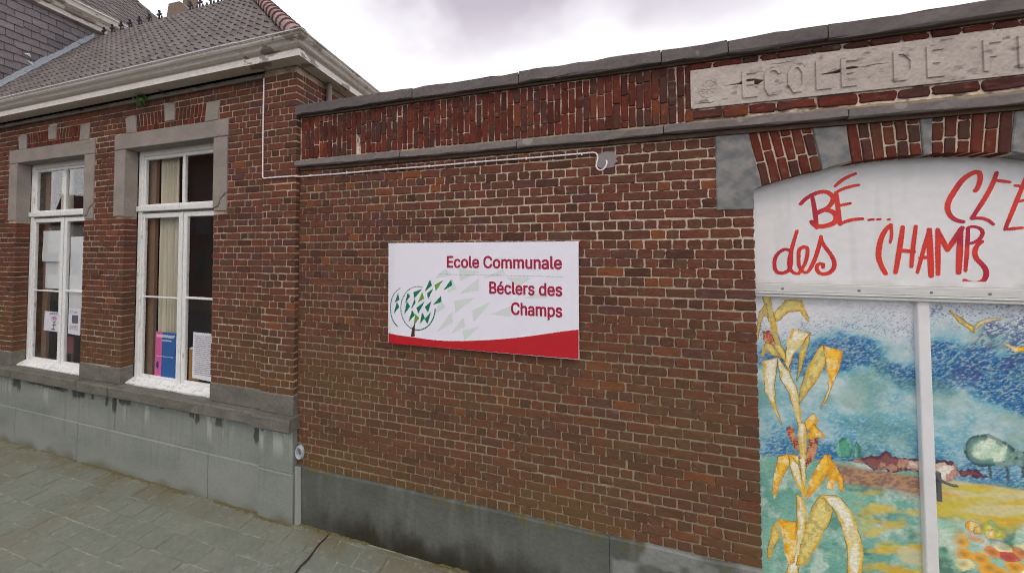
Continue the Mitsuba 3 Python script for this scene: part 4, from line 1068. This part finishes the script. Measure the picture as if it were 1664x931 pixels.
JF = [XN, -6.97, -5.667, -3.551, XP]
for a, b in zip(JF[:-1], JF[1:]):
    q = np.array([(-0.038, -.05), (-0.038, .438), (-0.027, .4515), (.1, .4515), (.1, -.05)])
    V = np.vstack([[[x, y, z] for y, z in q] for x in (a + .0035, b - .0035)])
    F = [[0, 1, 2], [0, 2, 3], [0, 3, 4], [5, 7, 6], [5, 8, 7], [5, 9, 8]] + [f for k in range(5) for f in ([k, 5 + k, 5 + (k + 1) % 5], [k, 5 + (k + 1) % 5, (k + 1) % 5])]
    m_ = trimesh.Trimesh(V, F, process=False); trimesh.repair.fix_normals(m_)
    add(f'{B}__foot_course', (np.array(m_.vertices), np.array(m_.faces)), 'mat_concrete')
add(f'{B}__base_panel', box(XP + .001, XE + .006, -0.058, .1, 0.452, 0.8455, .004), 'mat_concrete')
add(f'{B}__foot_course', box(XP + .001, XE + .012, -0.068, .1, -.05, 0.4505, .010), 'mat_concrete')

# cornice with its gutter
PROF = [(0.0, 4.270), (0.140, 4.270), (0.142, 4.328), (0.126, 4.331), (0.126, 4.345), (0.150, 4.352), (0.172, 4.366), (0.186, 4.384), (0.196, 4.392), (0.210, 4.400), (0.222, 4.414), (0.226, 4.432), (0.232, 4.433), (0.232, 4.440), (0.20, 4.440), (0.19, 4.41), (0.0, 4.41)]


def sweep(prof, path, grow=0.0):
    """prof (out, z) carried along path of (x, y, out_x, out_y)."""
    V, F = [], []
    n = len(prof)
    for x, y, ox, oy in path:
        V += [[x + (o + grow) * ox, y + (o + grow) * oy, z] for o, z in prof]
    for i in range(len(path) - 1):
        for k in range(n):
            l = (k + 1) % n
            F += [[i * n + k, (i + 1) * n + k, (i + 1) * n + l], [i * n + k, (i + 1) * n + l, i * n + l]]
    m_ = trimesh.Trimesh(np.array(V), np.array(F), process=False)
    e = (len(path) - 1) * n
    poly = Polygon(prof)
    vv, ff = trimesh.creation.triangulate_polygon(poly, engine='earcut')
    from scipy.spatial import cKDTree
    idx = cKDTree(np.array(prof)).query(vv)[1]
    F += [list(idx[f]) for f in ff] + [list(idx[f][::-1] + e) for f in ff]
    m_ = trimesh.Trimesh(np.array(V), np.array(F), process=False)
    trimesh.repair.fix_normals(m_)
    return np.array(m_.vertices), np.array(m_.faces)


CY = -0.05
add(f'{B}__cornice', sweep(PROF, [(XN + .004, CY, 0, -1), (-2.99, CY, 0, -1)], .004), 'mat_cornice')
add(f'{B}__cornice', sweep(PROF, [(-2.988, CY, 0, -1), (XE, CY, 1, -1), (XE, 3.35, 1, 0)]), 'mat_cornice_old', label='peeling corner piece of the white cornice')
add(f'{B}__gutter_edge', sweep([(0.196, 4.4405), (0.240, 4.4405), (0.243, 4.447), (0.239, 4.452), (0.200, 4.450)], [(XN + .004, CY, 0, -1), (-2.99, CY, 0, -1)], .004), 'mat_frame')
add(f'{B}__gutter_edge', sweep([(0.190, 4.4405), (0.238, 4.4405), (0.241, 4.446), (0.237, 4.451), (0.195, 4.449)], [(-2.988, CY, 0, -1), (XE, CY, 1, -1), (XE, 3.35, 1, 0)]), 'mat_frame')
add(f'{B}__wall_pipe', tube([(XN + .01, -.045, 4.212), (-4.0, -.045, 4.214), (-2.91, -.045, 4.216)], .012, 10), 'mat_pipe', smooth=40, label='thin grey pipe under the cornice')
add(f'{B}__downpipe', tube([(-2.445, .38, 3.80), (-2.445, .38, 4.268)], .030, 14), 'mat_pipe', smooth=40)

# ---- roof
EY, EZ, TAN = -0.20, 4.385, 1.2066
RY = 1.60
RZ = EZ + TAN * (RY - EY)
AX = -4.79                                       # end of the ridge
HX = -2.33                                       # foot of the hip on the eave
nrm = np.array([0, -TAN, 1]) / math.hypot(TAN, 1)
up_ = np.array([0, 1, TAN]) / math.hypot(TAN, 1)
SL = (RY - EY) * math.hypot(TAN, 1)
hipx = lambda s: HX + (AX - HX) * s / SL
roof_back = [[XN, EY, EZ], [HX, EY, EZ], [AX, RY, RZ], [XN, RY, RZ], [HX, 3.40, EZ], [XN, 3.40, EZ]]
V = np.array(roof_back) - nrm * 0.0 - [0, 0, .03]
add(f'{B}__roof_deck', (V, np.array([[0, 1, 2], [0, 2, 3], [3, 2, 4], [3, 4, 5], [1, 4, 2], [0, 5, 4], [0, 4, 1], [0, 3, 5]])), 'mat_wood_dark')
TW, TR = 0.1195, 0.205


def tile(x, s, x1, base, ux, us, un, w=TW, l=TR, tn=None):
    """One interlocking tile: a shallow roll across, its foot raised over the row below."""
    a = np.array([0, .10, .26, .42, .66, .88, 1.0]) * w
    hgt = np.array([.001, .022, .029, .017, .006, .005, .007])
    V = []
    for ss, lift in ((0.0, .014), (l * 1.12, 0.0)):
        for aa, hh in zip(a, hgt):
            V.append(base + ux * (x + aa) + us * (s + ss) + un * (hh + lift))
    for aa, hh in zip(a, hgt):
        V.append(base + ux * (x + aa) + us * (s + .002) + un * (hh + .014 - .013))
    F = []
    for i in range(6):
        F += [[i, i + 1, 8 + i], [i, 8 + i, 7 + i], [14 + i, 15 + i, i + 1], [14 + i, i + 1, i]]
    F += [[0, 7, 14], [6, 20, 13]]
    return np.array(V), np.array(F), np.tile(tone() if tn is None else tn, (len(V), 1))


ux = np.array([1.0, 0, 0])
base = np.array([0, EY, EZ])
items = []
for r in range(14):
    s = 0.025 + r * TR
    k0 = int(math.floor((XN - (-3.16)) / TW))
    for k in range(k0 + 1, 12):
        x = -3.16 + k * TW
        if x + TW > hipx(s + TR * .5) + .03: continue
        j = R.normal(0, .0025, 2)
        items.append(tile(x + j[0] * .5, s + j[1], x + TW, base + nrm * abs(R.normal(0, .0015)), ux, up_, nrm, TW - .008))
pieces(B, 'roof_tile', items, 'mat_tile', 'roof_tile_field')
# side slope
pA, pB, pC = np.array([HX, EY, EZ]), np.array([AX, RY, RZ]), np.array([HX, 3.40, EZ])
sn = np.cross(pC - pA, pB - pA); sn /= np.linalg.norm(sn); sn *= np.sign(sn[2])
sx = np.array([0, 1.0, 0]); su = np.cross(sn, sx); su *= np.sign(su[2])
sl = (RZ - EZ) / su[2]
items = []
for r in range(int(sl / TR)):
    s = r * TR
    f = (s + TR * .5) / sl
    y0_, y1_ = EY + (RY - EY) * f, 3.40 + (RY - 3.40) * f
    y = y0_
    while y + TW < y1_:
        items.append(tile(0, 0, 0, pA + sx * (y - EY) + su * s, sx, su, sn, TW - .004)); y += TW
m, u = cat_mesh(items)
add(f'{B}__side_roof_tiles', m, 'mat_tile', uv=u, kind='stuff')


def half_round(p, q, r0, r1, lift=0.0, n=9):
    """A half-round ridge tile from p to q, the far end wider."""
    t = (q - p) / np.linalg.norm(q - p)
    h = np.cross(t, [0, 0, 1.0]); h /= np.linalg.norm(h); v = np.cross(h, t)
    a = np.linspace(-.15, math.pi + .15, n)
    V = []
    for c, r, d in ((p, r0, 0), (q, r1, 0), (p, r0 - .014, 0), (q, r1 - .014, 0)):
        V.append(c + (np.cos(a)[:, None] * h + np.sin(a)[:, None] * v) * r)
    V = np.vstack(V)
    F = []
    for i in range(n - 1):
        F += [[i, n + i, n + i + 1], [i, n + i + 1, i + 1], [2 * n + i, 2 * n + i + 1, i + 1], [2 * n + i, i + 1, i], [n + i, 3 * n + i, 3 * n + i + 1], [n + i, 3 * n + i + 1, n + i + 1]]
    return V, np.array(F), np.tile(tone(), (len(V), 1))


hip0, hip1 = np.array([HX, EY, EZ + .02]), np.array([AX, RY, RZ + .02])
n = 15
items = []
for i in range(n):
    p, q = hip0 + (hip1 - hip0) * (i + .28) / n, hip0 + (hip1 - hip0) * (i + 1.42) / n
    items.append(half_round(p, q, .098, .080))
for v in items: add(f'{B}__hip_tile', (v[0], v[1]), 'mat_hip', uv=v[2], smooth=False)
rh0, rh1 = np.array([HX, 3.40, EZ + .02]), np.array([AX, RY, RZ + .02])
for i in range(n):
    v = half_round(rh0 + (rh1 - rh0) * i / n, rh0 + (rh1 - rh0) * (i + 1.1) / n, .07, .058)
    add(f'{B}__hip_tile', (v[0], v[1]), 'mat_hip', uv=v[2])
x = XN
while x < AX:
    x2 = min(x + .40, AX + .02)
    v = half_round(np.array([x, RY, RZ - .035]), np.array([x2 + .01, RY, RZ - .035]), .062, .058)
    add(f'{B}__ridge_tile', (v[0], v[1]), 'mat_tile', uv=v[2]); x = x2
# iron cresting along the ridge
def finial(x, h):
    g = [sbox(-.011, -.02, .011, h * .82)]
    g += [affinity.rotate(shapely.Point(0, h * .97).buffer(.024, 6), 0), affinity.scale(shapely.Point(-.034, h * .66).buffer(.020, 6), 1.25, .9), affinity.scale(shapely.Point(.034, h * .66).buffer(.020, 6), 1.25, .9), sbox(-.04, h * .62, .04, h * .70)]
    g = affinity.translate(shapely.union_all(g), x, RZ + .02)
    return sheet(g, RY - .010, RY + .010)


def small_finial(x):
    g = Polygon([(-.03, -.02), (-.026, .03), (0, .085), (.02, .04), (.03, -.02)])
    return sheet(affinity.translate(g, x, RZ + .02), RY - .008, RY + .008)


for x in (-8.46, -8.22, -7.97, -7.73, -7.47, -7.21, -6.946, -6.19, -5.962, -5.71, -5.47, -5.22, -4.97):
    add(f'{B}__finial', finial(x, .175 + R.normal(0, .006)), 'mat_iron')
    if x not in (-8.46,):
        add(f'{B}__small_finial', small_finial(x + .07), 'mat_iron')
        if x > -6.3: add(f'{B}__small_finial', small_finial(x + .165), 'mat_iron')
# chimney on the ridge
ch = [(-6.815, 6.48), (-6.745, 6.853), (-6.48, 6.84), (-6.40, 6.79), (-6.30, 6.70), (-6.217, 6.62), (-6.20, 6.48)]
V0 = trimesh.creation.extrude_polygon(Polygon(ch), .44, engine='earcut')
v = np.array(V0.vertices)
add(f'{B}__chimney', (np.stack([v[:, 0], RY + .46 - v[:, 2], v[:, 1]], -1), np.array(V0.faces)), 'mat_chimney')
for a, b in ((-6.628, -6.498), (-6.467, -6.338)):
    c = (a + b) / 2
    add(f'{B}__chimney__flue', tube([(c, RY + .22, 6.6), (c, RY + .22, 7.7)], (b - a) / 2, 18), 'mat_chimney', smooth=40)
# zinc flashing against the neighbour's slates
items = []
s = 0.05
while s < SL - .02:
    e = min(s + .23, SL)
    p = [base + ux * (XN + .01) + up_ * s + nrm * .03, base + ux * (XN + .01) + up_ * e + nrm * .03]
    a, b = p
    hh = 0.105 + R.normal(0, .008)
    o = R.uniform(.008, .016)
    V = np.array([a + [o, 0, 0], b + [o, 0, 0], b + [o, 0, hh], a + [o, 0, hh], a + [0, 0, 0], b, b + [0, 0, hh + .01], a + [0, 0, hh + .01], a + [.07, 0, .012], b + [.07, 0, .012]])
    F = np.array([[0, 1, 2], [0, 2, 3], [3, 2, 6], [3, 6, 7], [0, 3, 7], [0, 7, 4], [1, 5, 6], [1, 6, 2], [8, 9, 1], [8, 1, 0]])
    add(f'{B}__flashing', (V, F), 'mat_zinc')
    s += .215

# ---- windows
FYW = 0.12
def bar(x0, x1, z0, z1, y0, y1=.17, ch=.006): return box(x0, x1, y0, y1, z0, z1, ch)


for wi, (xl, glass_r) in enumerate(((-7.145, None), (-4.950, None))):
    W = thing_part = key(f'{B}__window')
    a, b = WIN[wi]
    xc = xl + .739
    xr = 2 * xc - xl
    labels[W] = {'label': ['tall white window with paper sheets behind the glass', 'tall white window with a curtain and a blue poster'][wi]}
    P = lambda n, m_, mat='mat_frame', **k_: add(f'{W}__{n}', m_, mat, **k_)
    P('frame', cat_mesh([bar(xl, xl + .068, .96, 3.70, .12), bar(xr - .068, xr, .96, 3.70, .12)])[0])
    P('frame', bar(xl + .068, xr - .068, 3.625, 3.71, .121), 'mat_cornice')
    P('top_sash', cat_mesh([bar(xl + .069, xl + .104, 3.03, 3.624, .128), bar(xr - .104, xr - .069, 3.03, 3.624, .128), bar(xl + .105, xr - .105, 3.585, 3.624, .1285), bar(xl + .105, xr - .105, 3.031, 3.052, .1285)])[0])
    P('transom', bar(xl - .002, xr + .002, 2.968, 3.030, .098), 'mat_frame')
    P('transom', bar(xl, xr, 2.945, 2.967, .135), 'mat_pipe')
    P('muntin', bar(xc - .022, xc + .022, 3.052, 3.585, .127, .165))
    for sgn in (-1, 1):
        e0, e1 = (xl + .069, xc - .010) if sgn < 0 else (xc + .010, xr - .069)
        P('sash', cat_mesh([bar(e0, e0 + (.035 if sgn < 0 else .058), .985, 2.944, .128), bar(e1 - (.058 if sgn < 0 else .035), e1, .985, 2.944, .128),
                            bar(e0 + .03, e1 - .03, 2.888, 2.9435, .1285), bar(e0 + .03, e1 - .03, .986, 1.056, .1285)])[0])
        zz = 1.966 if sgn < 0 else 1.978
        P('glazing_bar', bar(e0 + .035, e1 - .035, zz - .008 - .004 * (sgn > 0), zz + .008 + .004 * (sgn > 0), .130, .16, .003))
        P('pane', np_pane := (lambda q: (np.array([[q[0], .148, q[2]], [q[1], .148, q[2]], [q[1], .148, q[3]], [q[0], .148, q[3]]]), np.array([[0, 1, 2], [0, 2, 3]])))((e0 + .02, e1 - .02, 1.04, 2.90)), 'mat_glass')
    P('pane', (np.array([[xl + .09, .1485, 3.04], [xr - .09, .1485, 3.04], [xr - .09, .1485, 3.60], [xl + .09, .1485, 3.60]]), np.array([[0, 1, 2], [0, 2, 3]])), 'mat_glass')
    P('mullion_bead', bar(xc - .013, xc + .013, .99, 2.944, .118, .13, .003))
    q = [(0.030, .965), (0.030, .985), (.118, 1.022), (.17, 1.022), (.17, .965)]
    for x0_, x1_ in ((a - .0, xc - .002), (xc + .002, b + .0)):
        V = np.vstack([[[x, y, z] for y, z in q] for x in (x0_ + .003, x1_ - .003)])
        F = [[0, 1, 2], [0, 2, 3], [0, 3, 4], [5, 7, 6], [5, 8, 7], [5, 9, 8]] + [f for k in range(5) for f in ([k, 5 + k, 5 + (k + 1) % 5], [k, 5 + (k + 1) % 5, (k + 1) % 5])]
        m_ = trimesh.Trimesh(V, F, process=False); trimesh.repair.fix_normals(m_)
        P('sill_board', (np.array(m_.vertices), np.array(m_.faces)), 'mat_sill')

# dark classrooms behind
def room(x0, x1, y0, y1, z0, z1):
    v, f = box(x0, x1, y0, y1, z0, z1)
    return v, f[:, ::-1]


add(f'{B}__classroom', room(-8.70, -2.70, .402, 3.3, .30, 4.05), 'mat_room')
for k_, xs_ in enumerate(((-7.145, -5.66), (-4.95, -3.47))):
    pass


def curtain(label, x0, x1, y, z0, z1, folds, amp, mat):
    k = thing('curtain', label, 'curtain')
    n = folds * 10
    xs = np.linspace(x0, x1, n)
    V, F = [], []
    zs = np.linspace(z0, z1, 6)
    for j, z in enumerate(zs):
        t = np.linspace(0, folds * 2 * math.pi, n)
        yy = y + amp * np.sin(t + .25 * math.sin(j)) + amp * .35 * np.sin(2.3 * t + j * .3)
        V.append(np.stack([xs + .006 * np.sin(t * .5 + j), yy, xs * 0 + z], -1))
    V = np.vstack(V)
    V2 = V + [0, .006, 0]
    for j in range(5):
        for i in range(n - 1):
            o = j * n + i
            F += [[o, o + 1, o + n + 1], [o, o + n + 1, o + n]]
    F = np.array(F)
    m_ = cat_mesh([(V, F), (V2, F[:, ::-1])])[0]
    scene[k] = mikit.ply(m_, mat, smooth=True)


curtain('cream curtain hanging at the left of the right-hand window', -4.74, -4.43, .24, 1.02, 3.72, 5, .022, 'mat_curtain')
curtain('cream curtain hanging in the upper left of the left-hand window', -6.74, -6.50, .26, 2.2, 3.72, 4, .02, 'mat_curtain')
k = thing('wooden_post', 'brown upright board inside the right-hand window left of the curtain', 'board')
scene[k] = mikit.ply(box(-4.90, -4.765, .20, .235, 1.0, 3.72), 'mat_post_brown')
k = thing('wooden_post', 'brown upright board inside the left-hand window left of the curtain', 'board')
scene[k] = mikit.ply(box(-7.03, -6.92, .22, .25, 1.0, 3.72), 'mat_post_brown')
IY = .158


def paper(name, label, cat, pts, mat, y=IY, wob=.004, t=.001):
    k = thing(name, label, cat)
    g = Polygon(ccw(pts))
    x0, z0, x1, z1 = g.bounds
    n = 8
    u, v = np.meshgrid(np.linspace(0, 1, n), np.linspace(0, 1, n), indexing='ij')
    p = np.array(ccw(pts))
    i0 = int(np.argmin(p.sum(1))); p = np.roll(p, -i0, 0)
    P_ = (p[0] * ((1 - u) * (1 - v))[..., None] + p[1] * (u * (1 - v))[..., None] + p[2] * (u * v)[..., None] + p[3] * ((1 - u) * v)[..., None])
    d = wob * (meshkit.fbm(np.stack([u * 3 + x0, v * 3 + z0, u * 0], -1), 3) - .3)
    V = np.stack([P_[..., 0], y + np.abs(d), P_[..., 1]], -1).reshape(-1, 3)
    F = []
    for i in range(n - 1):
        for j in range(n - 1):
            o = i * n + j
            F += [[o, o + n, o + n + 1], [o, o + n + 1, o + 1]]
    F = np.array(F)
    m_ = cat_mesh([(V, F), (V + [0, t, 0], F[:, ::-1])])[0]
    if mat: scene[k + '__sheet'] = mikit.ply(m_, mat, smooth=True)
    return k


def lines(k, name, x0, x1, zs, h, mat, y=IY - .0015, ragged=.0):
    gs = [sbox(x0, z, x1 - R.uniform(0, ragged), z + h) for z in zs]
    add(f'{k}__{name}', decal(shapely.union_all(gs), y, .0004), mat)


paper('paper_sheet', 'large blank white paper sheet in the left leaf of the left-hand window', 'paper', [(-6.93, 2.36), (-6.46, 2.36), (-6.45, 2.775), (-6.915, 2.775)], 'mat_paper', wob=.03, y=.150)
paper('paper_sheet', 'blank paper sheet just below the large one in the left-hand window', 'paper', [(-6.91, 1.995), (-6.45, 1.995), (-6.45, 2.385), (-6.905, 2.385)], 'mat_paper', y=.185, wob=.012)
paper('paper_sheet', 'tall blank paper roll covering the right leaf of the left-hand window', 'paper', [(-6.31, 1.43), (-5.66, 1.43), (-5.66, 2.69), (-6.31, 2.69)], 'mat_paper', wob=.012)
k = paper('paper_drawing', 'child drawing on white paper in the left leaf of the left-hand window', 'drawing', [(-6.83, 1.432), (-6.47, 1.428), (-6.475, 1.69), (-6.815, 1.692)], 'mat_paper_white', y=.152)
g = shapely.union_all([shapely.Point(-6.60, 1.575).buffer(.03).difference(shapely.Point(-6.60, 1.575).buffer(.022)), LineString([(-6.60, 1.55), (-6.61, 1.46)]).buffer(.006), LineString([(-6.64, 1.51), (-6.56, 1.52)]).buffer(.005), sbox(-6.65, 1.45, -6.57, 1.465)])
add(f'{k}__figure', decal(g, .1500, .0004), 'mat_ink_grey')
add(f'{k}__figure', decal(LineString([(-6.66, 1.60), (-6.60, 1.625), (-6.55, 1.60)]).buffer(.008), .1503, .0004), 'mat_poster_pink')
lines(k, 'lettering', -6.70, -6.50, (1.655, 1.672), .006, 'mat_ink_grey', .1500, .05)
k = paper('paper_notice', 'white notice with a dark photo in the right leaf of the left-hand window', 'notice', [(-6.292, 1.425), (-6.045, 1.415), (-6.04, 1.755), (-6.29, 1.755)], 'mat_paper_white', y=.150)
add(f'{k}__photo', decal(sbox(-6.215, 1.565, -6.09, 1.67), .1495, .0004), 'mat_ink_grey')
lines(k, 'lettering', -6.26, -6.08, (1.70, 1.715, 1.53, 1.515, 1.50, 1.485), .004, 'mat_ink_grey', .1493, .04)
k = thing('poster', 'blue and pink poster standing in the right-hand window', 'poster')
sk = lambda x, z: (x, z)
add(f'{k}__blue_field', sheet(Polygon([(-4.545, 1.05), (-4.25, 1.05), (-4.25, 1.565), (-4.535, 1.565)]), .1530, .157), 'mat_poster_blue')
add(f'{k}__pink_strip', sheet(Polygon([(-4.652, 1.05), (-4.5455, 1.05), (-4.5355, 1.565), (-4.645, 1.568)]), .1530, .157), 'mat_poster_pink')
m_ = meshkit.text_mesh('Inscrivez-vous', .020, .0003)
add(f'{k}__blue_field__lettering', (np.stack([np.array(m_.vertices)[:, 0] * 1.25 - 4.62, .1526 - np.array(m_.vertices)[:, 2], np.array(m_.vertices)[:, 1] + 1.515], -1), np.array(m_.faces)), 'mat_paper_white') if False else None
lines(k, 'lettering', -4.63, -4.31, (1.505, 1.516, 1.527), .007, 'mat_paper_white', .1526, .05)
lines(k, 'lettering', -4.54, -4.38, (1.465, 1.472), .005, 'mat_paper_white', .1526, .02)
lines(k, 'lettering', -4.63, -4.34, (1.285,), .005, 'mat_paper_white', .1526, .02)
add(f'{k}__motif', decal(affinity.scale(shapely.Point(-4.605, 1.185).buffer(.03), .75, 1.4), .1526, .0004), 'mat_poster_navy')
add(f'{k}__motif', decal(affinity.scale(shapely.Point(-4.30, 1.32).buffer(.03), .8, 3.0), .1526, .0004), 'mat_poster_navy')
k = thing('cardboard_box', 'brown cardboard box behind the printed letter in the right-hand window', 'box')
add(f'{k}__carton', box(-4.135, -3.98, .175, .36, 1.056, 1.395, .004), 'mat_box_card')
add(f'{k}__flap', box(-4.133, -3.982, .177, .358, 1.3955, 1.412, .003), 'mat_paper')
k = paper('printed_letter', 'white printed letter in the right leaf of the right-hand window', 'letter', [(-4.05, 1.095), (-3.60, 1.075), (-3.60, 1.60), (-4.045, 1.60)], 'mat_paper_white', y=.1515)
lines(k, 'lettering', -4.015, -3.62, np.arange(1.14, 1.57, .021), .0045, 'mat_ink_grey', .1510, .10)
# things inside the rooms that show dimly
k = thing('desk', 'teal-topped classroom desk inside the left-hand window', 'desk')
add(f'{k}__top', box(-6.95, -5.75, .42, 1.1, 1.32, 1.36, .005), 'mat_teal_board')
for xx in (-6.9, -5.8):
    for yy in (.47, 1.05): add(f'{k}__leg', box(xx - .02, xx + .02, yy - .02, yy + .02, .301, 1.3195), 'mat_pipe')
k = thing('chair', 'pink chair back low inside the left-hand window', 'chair')
add(f'{k}__backrest', box(-6.83, -6.66, .385, .41, 1.06, 1.30, .01), 'mat_chair_pink')
for xx in (-6.81, -6.68): add(f'{k}__leg', box(xx - .012, xx + .012, .39, .41, .301, 1.0595), 'mat_pipe')
k = thing('cupboard', 'wooden cupboard standing deep inside the right-hand window', 'cupboard')
add(f'{k}__body', box(-5.9, -4.9, 2.6, 3.25, .301, 2.4, .01), 'mat_desk')
for a_, b_ in ((-5.88, -5.41), (-5.39, -4.92)): add(f'{k}__door', box(a_, b_, 2.575, 2.599, .35, 2.35, .005), 'mat_desk')

# weeds under the gutter
for (px, pz, n, label) in ((-4.64, 4.235, 34, 'green weed growing from the joint under the gutter'), (-4.31, 4.262, 9, 'tiny weed tuft right of the larger one under the gutter')):
    k = thing('weed', label, 'plant')
    V, F = [], []
    for i in range(n):
        c = np.array([px, -.065, pz]) + R.normal(0, 1, 3) * [.06, .018, .035]
        d = R.normal(0, 1, 3) * [1, .5, .8] + [0, -.4, .1]; d /= np.linalg.norm(d)
        w_ = np.cross(d, R.normal(0, 1, 3)); w_ /= np.linalg.norm(w_)
        L_ = R.uniform(.035, .07)
        o = len(V)
        V += [c, c + d * L_ * .5 + w_ * L_ * .32, c + d * L_, c + d * L_ * .5 - w_ * L_ * .32]
        F += [[o, o + 1, o + 2], [o, o + 2, o + 3]]
    add(f'{k}__foliage', (np.array(V), np.array(F)), 'mat_leaf')
    add(f'{k}__stem', cat_mesh([tube([(px + dx, -.02, pz - .03), (px + dx * 2, -.05, pz - .005), (px + dx * 4, -.07, pz + .02)], .003, 5) for dx in (-.012, 0, .012)])[0], 'mat_leaf')

# ------------------------------------------------------------------ neighbour with the slate-hung side
N = thing('neighbour_house', 'taller house behind, its side hung with grey slates', 'house')
NY0, NY1 = -0.10, 4.1
add(f'{N}__side_wall', box(-15, XN - .001, NY0, NY1, -0.1, 6.74), 'mat_brown_house')
items = []
ss = .123
for r in range(24):
    z = 4.02 + r * ss
    if z > 6.70: break
    y = NY0 - (0 if r % 2 else .10)
    while y < 3.0:
        wd = .205
        a, b = max(y + .003, NY0), y + wd - .003
        y += wd
        if b - a < .03: continue
        lo = R.normal(0, .006)
        pl_ = [(a, z + lo), (b, z + lo + R.normal(0, .004)), (b, z + ss + .05), (a, z + ss + .05)]
        if R.random() < .25: pl_ = [(a, z + lo + .02), (a + .03, z + lo), (b - .03, z + lo), (b, z + lo + .02), (b, z + ss + .05), (a, z + ss + .05)]
        v = prism(pl_, 0.0, depth=.008, ch=.0015, tone=tone(), place=lambda p, q, d, at: np.stack([XN + .006 + .016 * np.clip(1 - (q - z) / ss, -.4, 1) - d, p, q], -1), mid=0)
        items.append(v)
pieces(N, 'slate', items, 'mat_slate', 'slate_field')
# a pale broken patch
for q in ([(.62, 5.80), (.72, 5.78), (.70, 5.84)], [(.66, 5.70), (.76, 5.64), (.74, 5.70)]):
    P_ = np.array(q)
    V = np.vstack([np.c_[np.full(3, XN + .026), P_], np.c_[np.full(3, XN + .020), P_]])
    add(f'{N}__broken_slate', (V, np.array([[0, 1, 2], [3, 5, 4], [0, 3, 4], [0, 4, 1], [1, 4, 5], [1, 5, 2], [2, 5, 3], [2, 3, 0]])), 'mat_paper')
CPR = [(0.0, 6.715), (0.10, 6.72), (0.105, 6.80), (0.135, 6.81), (0.16, 6.86), (0.215, 6.905), (0.225, 6.985), (0.245, 6.99), (0.245, 7.02), (0.20, 7.02), (0.0, 6.99)]
add(f'{N}__cornice', sweep(CPR, [(XN, NY0 - .25, 1, 0), (XN, NY1 + .25, 1, 0)]), 'mat_cornice_old')
NE = np.array([XN + .20, NY0, 7.0]); nt = 1.1
nn_ = np.array([nt, 0, 1.0]); nn_ /= np.linalg.norm(nn_)
nu = np.array([-1.0, 0, nt]); nu /= np.linalg.norm(nu)
nx = np.array([0, 1.0, 0])
run = 2.1
V = np.array([[NE[0], NY0 - .2, 6.97], [NE[0], NY1, 6.97], [NE[0] - run, NY1 - run, 6.97 + run * nt], [NE[0] - run, NY0 + run - .2, 6.97 + run * nt], [NE[0] - 2 * run, NY1, 6.97], [NE[0] - 2 * run, NY0 - .2, 6.97]])
add(f'{N}__roof_deck', (V, np.array([[0, 1, 2], [0, 2, 3], [1, 4, 2], [4, 5, 3], [4, 3, 2], [5, 0, 3], [0, 5, 4], [0, 4, 1]])), 'mat_wood_dark')
items = []
L_ = run * math.hypot(1, nt)
for r in range(int(L_ / .2)):
    s = r * .2
    f = s / L_
    y = NY0 - .2 + run * f
    while y < NY1 - run * f - .1:
        items.append(tile(0, 0, 0, np.array([NE[0], y, 7.0]) + nu * s, nx, nu, nn_, .122, .2)); y += .127
pieces(N, 'roof_tile', items, 'mat_tile', 'roof_tile_field', 120)
for i in range(14):
    p0_, p1_ = np.array([NE[0], NY1, 7.0]), np.array([NE[0] - run, NY1 - run, 7.0 + run * nt])
    v = half_round(p0_ + (p1_ - p0_) * i / 14, p0_ + (p1_ - p0_) * (i + 1.15) / 14, .075, .062)
    add(f'{N}__hip_tile', (v[0], v[1]), 'mat_tile', uv=v[2])

# ------------------------------------------------------------------ across the street, seen only in the window panes
def far_house(label, x0, x1, h, rh, wall, roof, gable):
    k = thing('terraced_house', label, 'house')
    y0, y1 = -11.5, -19.5
    add(f'{k}__wall', box(x0, x1, y1, y0, -.13, h), wall)
    ym = (y0 + y1) / 2
    V = np.array([[x0 - .2, y0 + .3, h], [x1 + .2, y0 + .3, h], [x1 + .2, y1, h], [x0 - .2, y1, h], [x0 - .2, ym, h + rh], [x1 + .2, ym, h + rh]])
    add(f'{k}__roof', (V, np.array([[0, 1, 5], [0, 5, 4], [2, 3, 4], [2, 4, 5], [0, 4, 3], [1, 2, 5], [0, 2, 1], [0, 3, 2]])), roof)
    if gable:
        xm = (x0 + x1) / 2
        add(f'{k}__dormer', prism([(xm - 1.2, h), (xm + 1.2, h), (xm, h + 1.9)], 0.0, depth=2.0, ch=.02, place=lambda a, b, d, at: np.stack([-a + 2 * xm, y0 + .35 - d, b], -1), mid=0), roof)
    for fz in ((1.0, 2.4), (3.4, 4.8)):
        if fz[1] > h - .3: continue
        x = x0 + 1.0
        while x < x1 - 1.6:
            add(f'{k}__window', box(x, x + 1.1, y0, y0 + .03, *fz), 'mat_far_glass'); x += 2.3


far_house('low pale house across the street with a dark red roof', -36.0, -25.2, 4.2, 1.7, 'mat_white_house', 'mat_dark_roof', True)
far_house('tall brown brick house across the street', -25.0, -11.0, 8.0, 2.6, 'mat_brown_house', 'mat_dark_roof', False)
